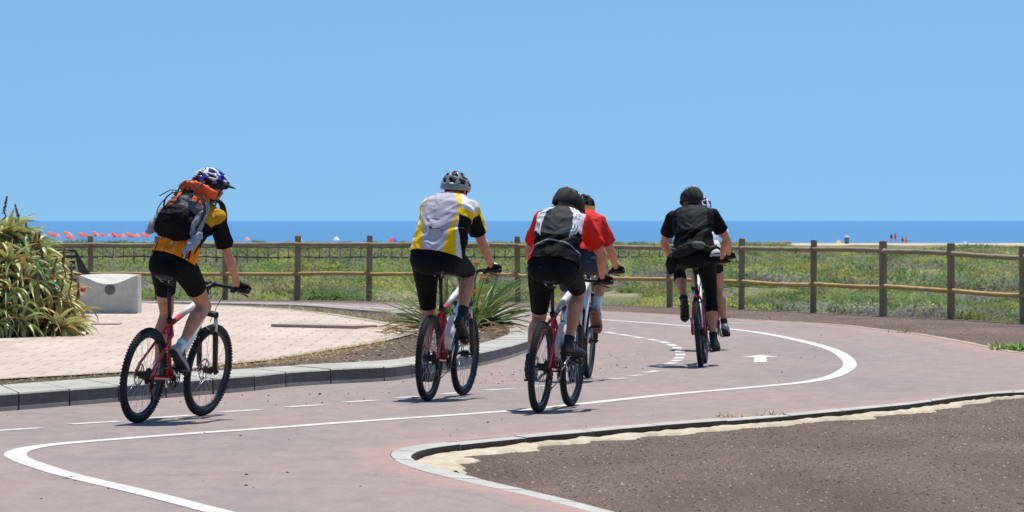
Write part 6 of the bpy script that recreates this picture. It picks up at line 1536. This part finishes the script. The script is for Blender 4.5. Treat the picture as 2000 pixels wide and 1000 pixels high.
# small printed emblem and wordmark on the grey back panel, and the little triangle on the orange hem
def on_shirt(r, u, v, pieces, name, mats):
    me = r['shirt'].data; bm = bmesh.new(); bm.from_mesh(me); tree = BVHTree.FromBMesh(bm); bm.free()
    e = (r['P'][5] - r['P'][1]).normalized(); back = Vector((-e.z, 0, e.x)); mb = MB()
    for (du, dv, w_, h_, mi) in pieces:
        q = r['P'][1] + e * (v + dv) - Y3 * (u + du) + back * 0.5; hit = tree.ray_cast(q, -back)
        if hit[0] is None: continue
        p, n_ = hit[0], hit[1]; n_ = n_ if n_.dot(back) > 0 else -n_
        x = (-Y3 + n_ * Y3.dot(n_)).normalized(); y = n_.cross(x).normalized(); y = y if y.dot(e) > 0 else -y
        if mi == 9: mb.add([p + n_ * .002 - x * w_ / 2 - y * h_ / 2, p + n_ * .002 + x * w_ / 2 - y * h_ / 2, p + n_ * .002 + y * h_ / 2], [(0, 1, 2)], 1, False)
        else: mb.box(p + n_ * 0.001, (w_, h_, 0.002), Matrix((x, y, n_)).transposed(), mi)
    mb.build(name, mats, r['shirt'], fix=False)
ink = mat('dark_print', (0.03, 0.028, 0.035), 0.7); ylw = mat('yellow_print', (0.75, 0.5, 0.02), 0.7); wht = mat('white_print', (0.75, 0.7, 0.65), 0.7)
pcs = [(-0.050, 0.004, 0.024, 0.020, 0), (-0.050, 0.003, 0.016, 0.015, 9)]
x = -0.032
for k, (w_, h_) in enumerate([(.005, .007), (.005, .007), (.004, .010), (.005, .007), (.005, .007), (.003, .010), (.005, .007), (.005, .007), (.005, .010), (.003, .007), (.005, .007), (.005, .007)]):
    pcs.append((x, -0.002 + (0.0015 if h_ > 0.008 else 0), w_ - 0.001, h_, 0)); x += w_ + 0.0008
pcs.append((0.045, -0.012, 0.020, 0.006, 0))
on_shirt(r2, 0.0, 0.165, pcs, 'jersey_print', [ink, ylw])
on_shirt(r1, 0.0, 0.085, [(0, 0, 0.022, 0.018, 9), (0, -0.016, 0.026, 0.004, 0)], 'jersey_print', [wht, wht])

# waist bag and slung camera pouch of the rider in black
r4 = PE[4]; P4 = r4['P']; bb_ = tag(empty('waist_bag', mw=r4['mw'] @ Matrix.Translation(P4[1])), 'black waist bag with bulging pockets worn by the rider all in black', 'waist bag'); W4 = 0.165 * r4['w'] * r4['s']
ring = []
for k in range(25):
    a = 2 * math.pi * k / 24; ring.append(Vector((math.cos(a) * 0.150, math.sin(a) * (W4 + 0.022), 0.055 + 0.02 * math.cos(a))))
mb = MB(); mb.tube(ring, 0.020, 0, 8, flat=0.6); mb.build('belt', M['strap'], bb_)
def lump(nm, c, rad, col, rot=0.0, amp=0.008, par=bb_):
    mb = MB(); mb.ball(c, rad, Matrix.Rotation(rot, 3, 'X'), 0, 18, 12); me = remesh(mb, nm, M['cloth'], 0.006, 2); displace(me, lambda p: amp * noise.noise(p * 24) + amp * 0.5 * noise.noise(p * 55)); paint(me, lambda p, n: col); return obj(nm, me, par)
lump('bag_body', Vector((-0.165, 0.075, 0.035)), (0.055, 0.135, 0.062), (0.016, 0.016, 0.018), -0.35)
lump('side_pouch', Vector((-0.06, 0.225, -0.09)), (0.06, 0.055, 0.105), (0.010, 0.011, 0.013), 0.1, 0.005)
lump('camera_pouch', Vector((-0.185, -0.055, 0.075)), (0.050, 0.075, 0.036), (0.10, 0.11, 0.105), 0.15, 0.006)
lump('strap_bundle', Vector((-0.165, -0.125, 0.045)), (0.035, 0.06, 0.030), (0.02, 0.02, 0.022), 0.6, 0.012)
mb = MB(); c = Vector((-0.12, -0.205, -0.045)); mb.ball(c, (0.05, 0.050, 0.075), Matrix.Rotation(0.5, 3, 'X'), 0, 16, 12); me = remesh(mb, 'bottle_pouch', M['cloth'], 0.006, 2)
paint(me, lambda p, n: (0.6, 0.62, 0.56) if (p - c).z > 0.030 else (BLK if (p - c).z > 0.022 or (p - c).z < 0.0 else (0.5, 0.5, 0.45))); obj('bottle_pouch', me, bb_)
# orange pannier seen by the far rider's bars, and the little orange lamp on the second bike
r6 = BK[6]; g6 = r6['grips'][-1][0]
ob = tag(empty('bar_bag', mw=r6['mw'] @ Matrix.Translation(g6 + Vector((0.02, 0.10, 0.0)))), 'small orange bag at the handlebar of the farthest bicycle', 'bag'); mb = MB(); mb.ball((0, 0, 0), (0.05, 0.06, 0.045), None, 0, 14, 10); me = remesh(mb, 'bag_body', M['cloth'], 0.006, 2); displace(me, lambda p: 0.006 * noise.noise(p * 25)); paint(me, lambda p, n: (0.62, 0.26, 0.05)); obj('bag_body', me, ob)

# person sitting on the slatted bench: only the head in a dark cap shows through the aloes
bx0 = PD(72, 480, bp.y + 0.25); sp_ = bpy.data.objects
mb = MB(); hc = bx0; 
zb = 0.117; Wp = lambda x, y, z: Vector((hc.x + x, bp.y + y, z))
top_z = hc.z + 0.10
mb.ball(Wp(0, 0.1, top_z - 0.12), (0.075, 0.095, 0.115), None, 0, 16, 12); mb.tube([Wp(0, .1, top_z - .2), Wp(0, .1, top_z - .3)], 0.05, 0, 10, round_end=True)
mb.ball(Wp(0, 0.2, top_z - 0.14), (0.013, 0.022, 0.02), None, 0, 8, 6)
secs = [(Wp(0, .12, top_z - .80), X3, Y3, .12, .09), (Wp(0, .12, top_z - .75), X3, Y3, .17, .12), (Wp(0, .10, top_z - .55), X3, Y3, .14, .10), (Wp(0, .09, top_z - .38), X3, Y3, .17, .11), (Wp(0, .09, top_z - .29), X3, Y3, .12, .08)]; mb.loft(secs, 0, 16)
for s_ in (-1, 1):
    limb(mb, Wp(s_ * .09, .15, top_z - .74), Wp(s_ * .1, .58, top_z - .72), [(0, .08), (1, .055)]); limb(mb, Wp(s_ * .1, .58, top_z - .72), Wp(s_ * .1, .55, zb + .08), [(0, .055), (1, .035)]); limb(mb, Wp(s_ * .1, .53, zb + .04), Wp(s_ * .1, .72, zb + .03), [(0, .035), (1, .025)])
    limb(mb, Wp(s_ * .17, .09, top_z - .34), Wp(s_ * .21, .2, top_z - .6), [(0, .05), (1, .036)]); limb(mb, Wp(s_ * .21, .2, top_z - .6), Wp(s_ * .12, .42, top_z - .65), [(0, .036), (1, .024)]); mb.ball(Wp(s_ * .12, .47, top_z - .65), (.035, .05, .018), None, 0, 10, 8)
    for k in range(4): mb.tube([Wp(s_ * .12 + (k - 1.5) * .018, .50, top_z - .65), Wp(s_ * .12 + (k - 1.5) * .02, .56, top_z - .67)], .008, 0, 8, round_end=True)
me = remesh(mb, 'person', M['skin'], 0.009, 3); pso = obj('person', me); tag(pso, 'person in a dark cap sitting on the black bench, glimpsed behind the aloe bush', 'person')
mb = MB(); mb.ball(Wp(0, 0.09, top_z - 0.075), (0.088, 0.105, 0.085), None, 0, 18, 12); me = remesh(mb, 'cap', M['navy'], 0.006, 1); me = clip(me, [(Wp(0, 0.1, top_z - 0.09), Vector((0, 0, -1)), None)]); co = obj('cap', me, pso); thick(co, .003)
mb = MB(); mb.ball(Wp(0, 0.19, top_z - 0.09), (0.06, 0.07, 0.008), None, 0, 14, 8); mb.build('cap_brim', M['navy'], co)
mb = MB(); mb.loft([(a_ - Z3 * 0.0, x_, y_, w_ + .012, h_ + .012) for (a_, x_, y_, w_, h_) in secs], 0, 20); me = remesh(mb, 'shirt', M['navy'], 0.009, 2); obj('shirt', me, pso)

# people far off on the sand
def tiny_person(px, py, Y, label, shirt, pose='stand', h=1.7):
    x = (px - 1000) * Y / F; zg = float(field_z(np.array([x]), np.array([Y]))[0]); k = h / 1.7; b = MB(); hz = 0.9 * k if pose == 'stand' else 0.35
    secs = [(Vector((0, 0, hz - .08)), X3, Y3, .1, .08), (Vector((0, 0, hz)), X3, Y3, .17, .12), (Vector((0, 0, hz + .25 * k)), X3, Y3, .14, .10), (Vector((0, 0, hz + .45 * k)), X3, Y3, .18, .11), (Vector((0, 0, hz + .55 * k)), X3, Y3, .1, .08)]; b.loft(secs, 0, 12)
    b.tube([(0, 0, hz + .5 * k), (0, 0, hz + .65 * k)], .05, 0, 8, round_end=True); b.ball((0, 0, hz + .72 * k), (.08, .095, .115), None, 0, 12, 8)
    for s_ in (-1, 1):
        if pose == 'stand': limb(b, Vector((s_ * .09, 0, hz - .02)), Vector((s_ * .11, .03, .48 * k)), [(0, .085), (1, .055)]); limb(b, Vector((s_ * .11, .03, .48 * k)), Vector((s_ * .12, 0, .05)), [(0, .055), (1, .035)]); limb(b, Vector((s_ * .12, 0, .04)), Vector((s_ * .12, .16, .03)), [(0, .035), (1, .025)])
        else: limb(b, Vector((s_ * .1, 0, hz - .02)), Vector((s_ * .16, -.45, .5)), [(0, .085), (1, .055)]); limb(b, Vector((s_ * .16, -.45, .5)), Vector((s_ * .14, -.7, .06)), [(0, .055), (1, .035)]); limb(b, Vector((s_ * .14, -.7, .04)), Vector((s_ * .14, -.86, .03)), [(0, .035), (1, .025)])
        limb(b, Vector((s_ * .19, 0, hz + .45 * k)), Vector((s_ * .25, -.05, hz + .2)), [(0, .05), (1, .035)]); limb(b, Vector((s_ * .25, -.05, hz + .2)), Vector((s_ * .2, -.2, hz + .02)), [(0, .035), (1, .025)])
        b.ball(Vector((s_ * .19, -.24, hz)), (.03, .045, .02), None, 0, 8, 6)
        for q in range(4): b.tube([(s_ * .19 + (q - 1.5) * .018, -.26, hz), (s_ * .19 + (q - 1.5) * .019, -.33, hz - .02)], .009, 0, 6, round_end=True)
    me = remesh(b, 'person', M['skin'], 0.02, 1); o = obj('person', me); o.location = (x, Y, zg - 0.01); tag(o, label, 'person')
    m2 = MB(); m2.loft([(c_, a_, d_, w_ + .02, h_ + .02) for (c_, a_, d_, w_, h_) in secs[(0 if pose == 'stand' else 1):]], 0, 12); me = remesh(m2, 'shirt', M['cloth'], 0.02, 1); paint(me, lambda p, n: shirt if p.z > hz + 0.1 else (0.1, 0.1, 0.2)); obj('shirt', me, o)
    m3 = MB(); m3.ball((0, -.01, hz + .75 * k), (.088, .1, .10), None, 0, 10, 8); obj('hair', smoothall(m3.mesh('hair', M['darkhair'])), o)
tiny_person(1741, 0, 700, 'person in dark top standing on the distant sand, left one of the pair', (0.08, 0.05, 0.06))
tiny_person(1748.5, 0, 702, 'person in red top standing on the distant sand, right one of the pair', (0.6, 0.12, 0.08), h=1.8)
tiny_person(1763, 0, 665, 'person in red sitting on the sand just right of the standing pair', (0.55, 0.10, 0.07), 'sit')
tiny_person(1770, 0, 668, 'person in pale top sitting on the sand, rightmost of the small group', (0.7, 0.5, 0.45), 'sit')
# litter bin on the sand
Yb = 640.0; xb = (1654 - 1000) * Yb / F; zb_ = float(field_z(np.array([xb]), np.array([Yb]))[0]); bn_ = tag(empty('litter_bin', (xb, Yb, zb_)), 'grey litter bin with pale lid standing on the beach at the right', 'litter bin')
mb = MB(); mb.tube([(0, 0, 0), (0, 0, 0.1), (0, 0, 1.0)], [0.33, 0.36, 0.40], 0, 16); mb.build('bin_body', mat('bin_grey', (0.2, 0.24, 0.26), 0.7), bn_)
mb = MB(); mb.tube([(0, 0, 1.01), (0, 0, 1.06), (0, 0, 1.3)], [0.5, 0.52, 0.2], 0, 16); mb.build('bin_lid', mat('bin_lid_pale', (0.6, 0.62, 0.6), 0.7), bn_)
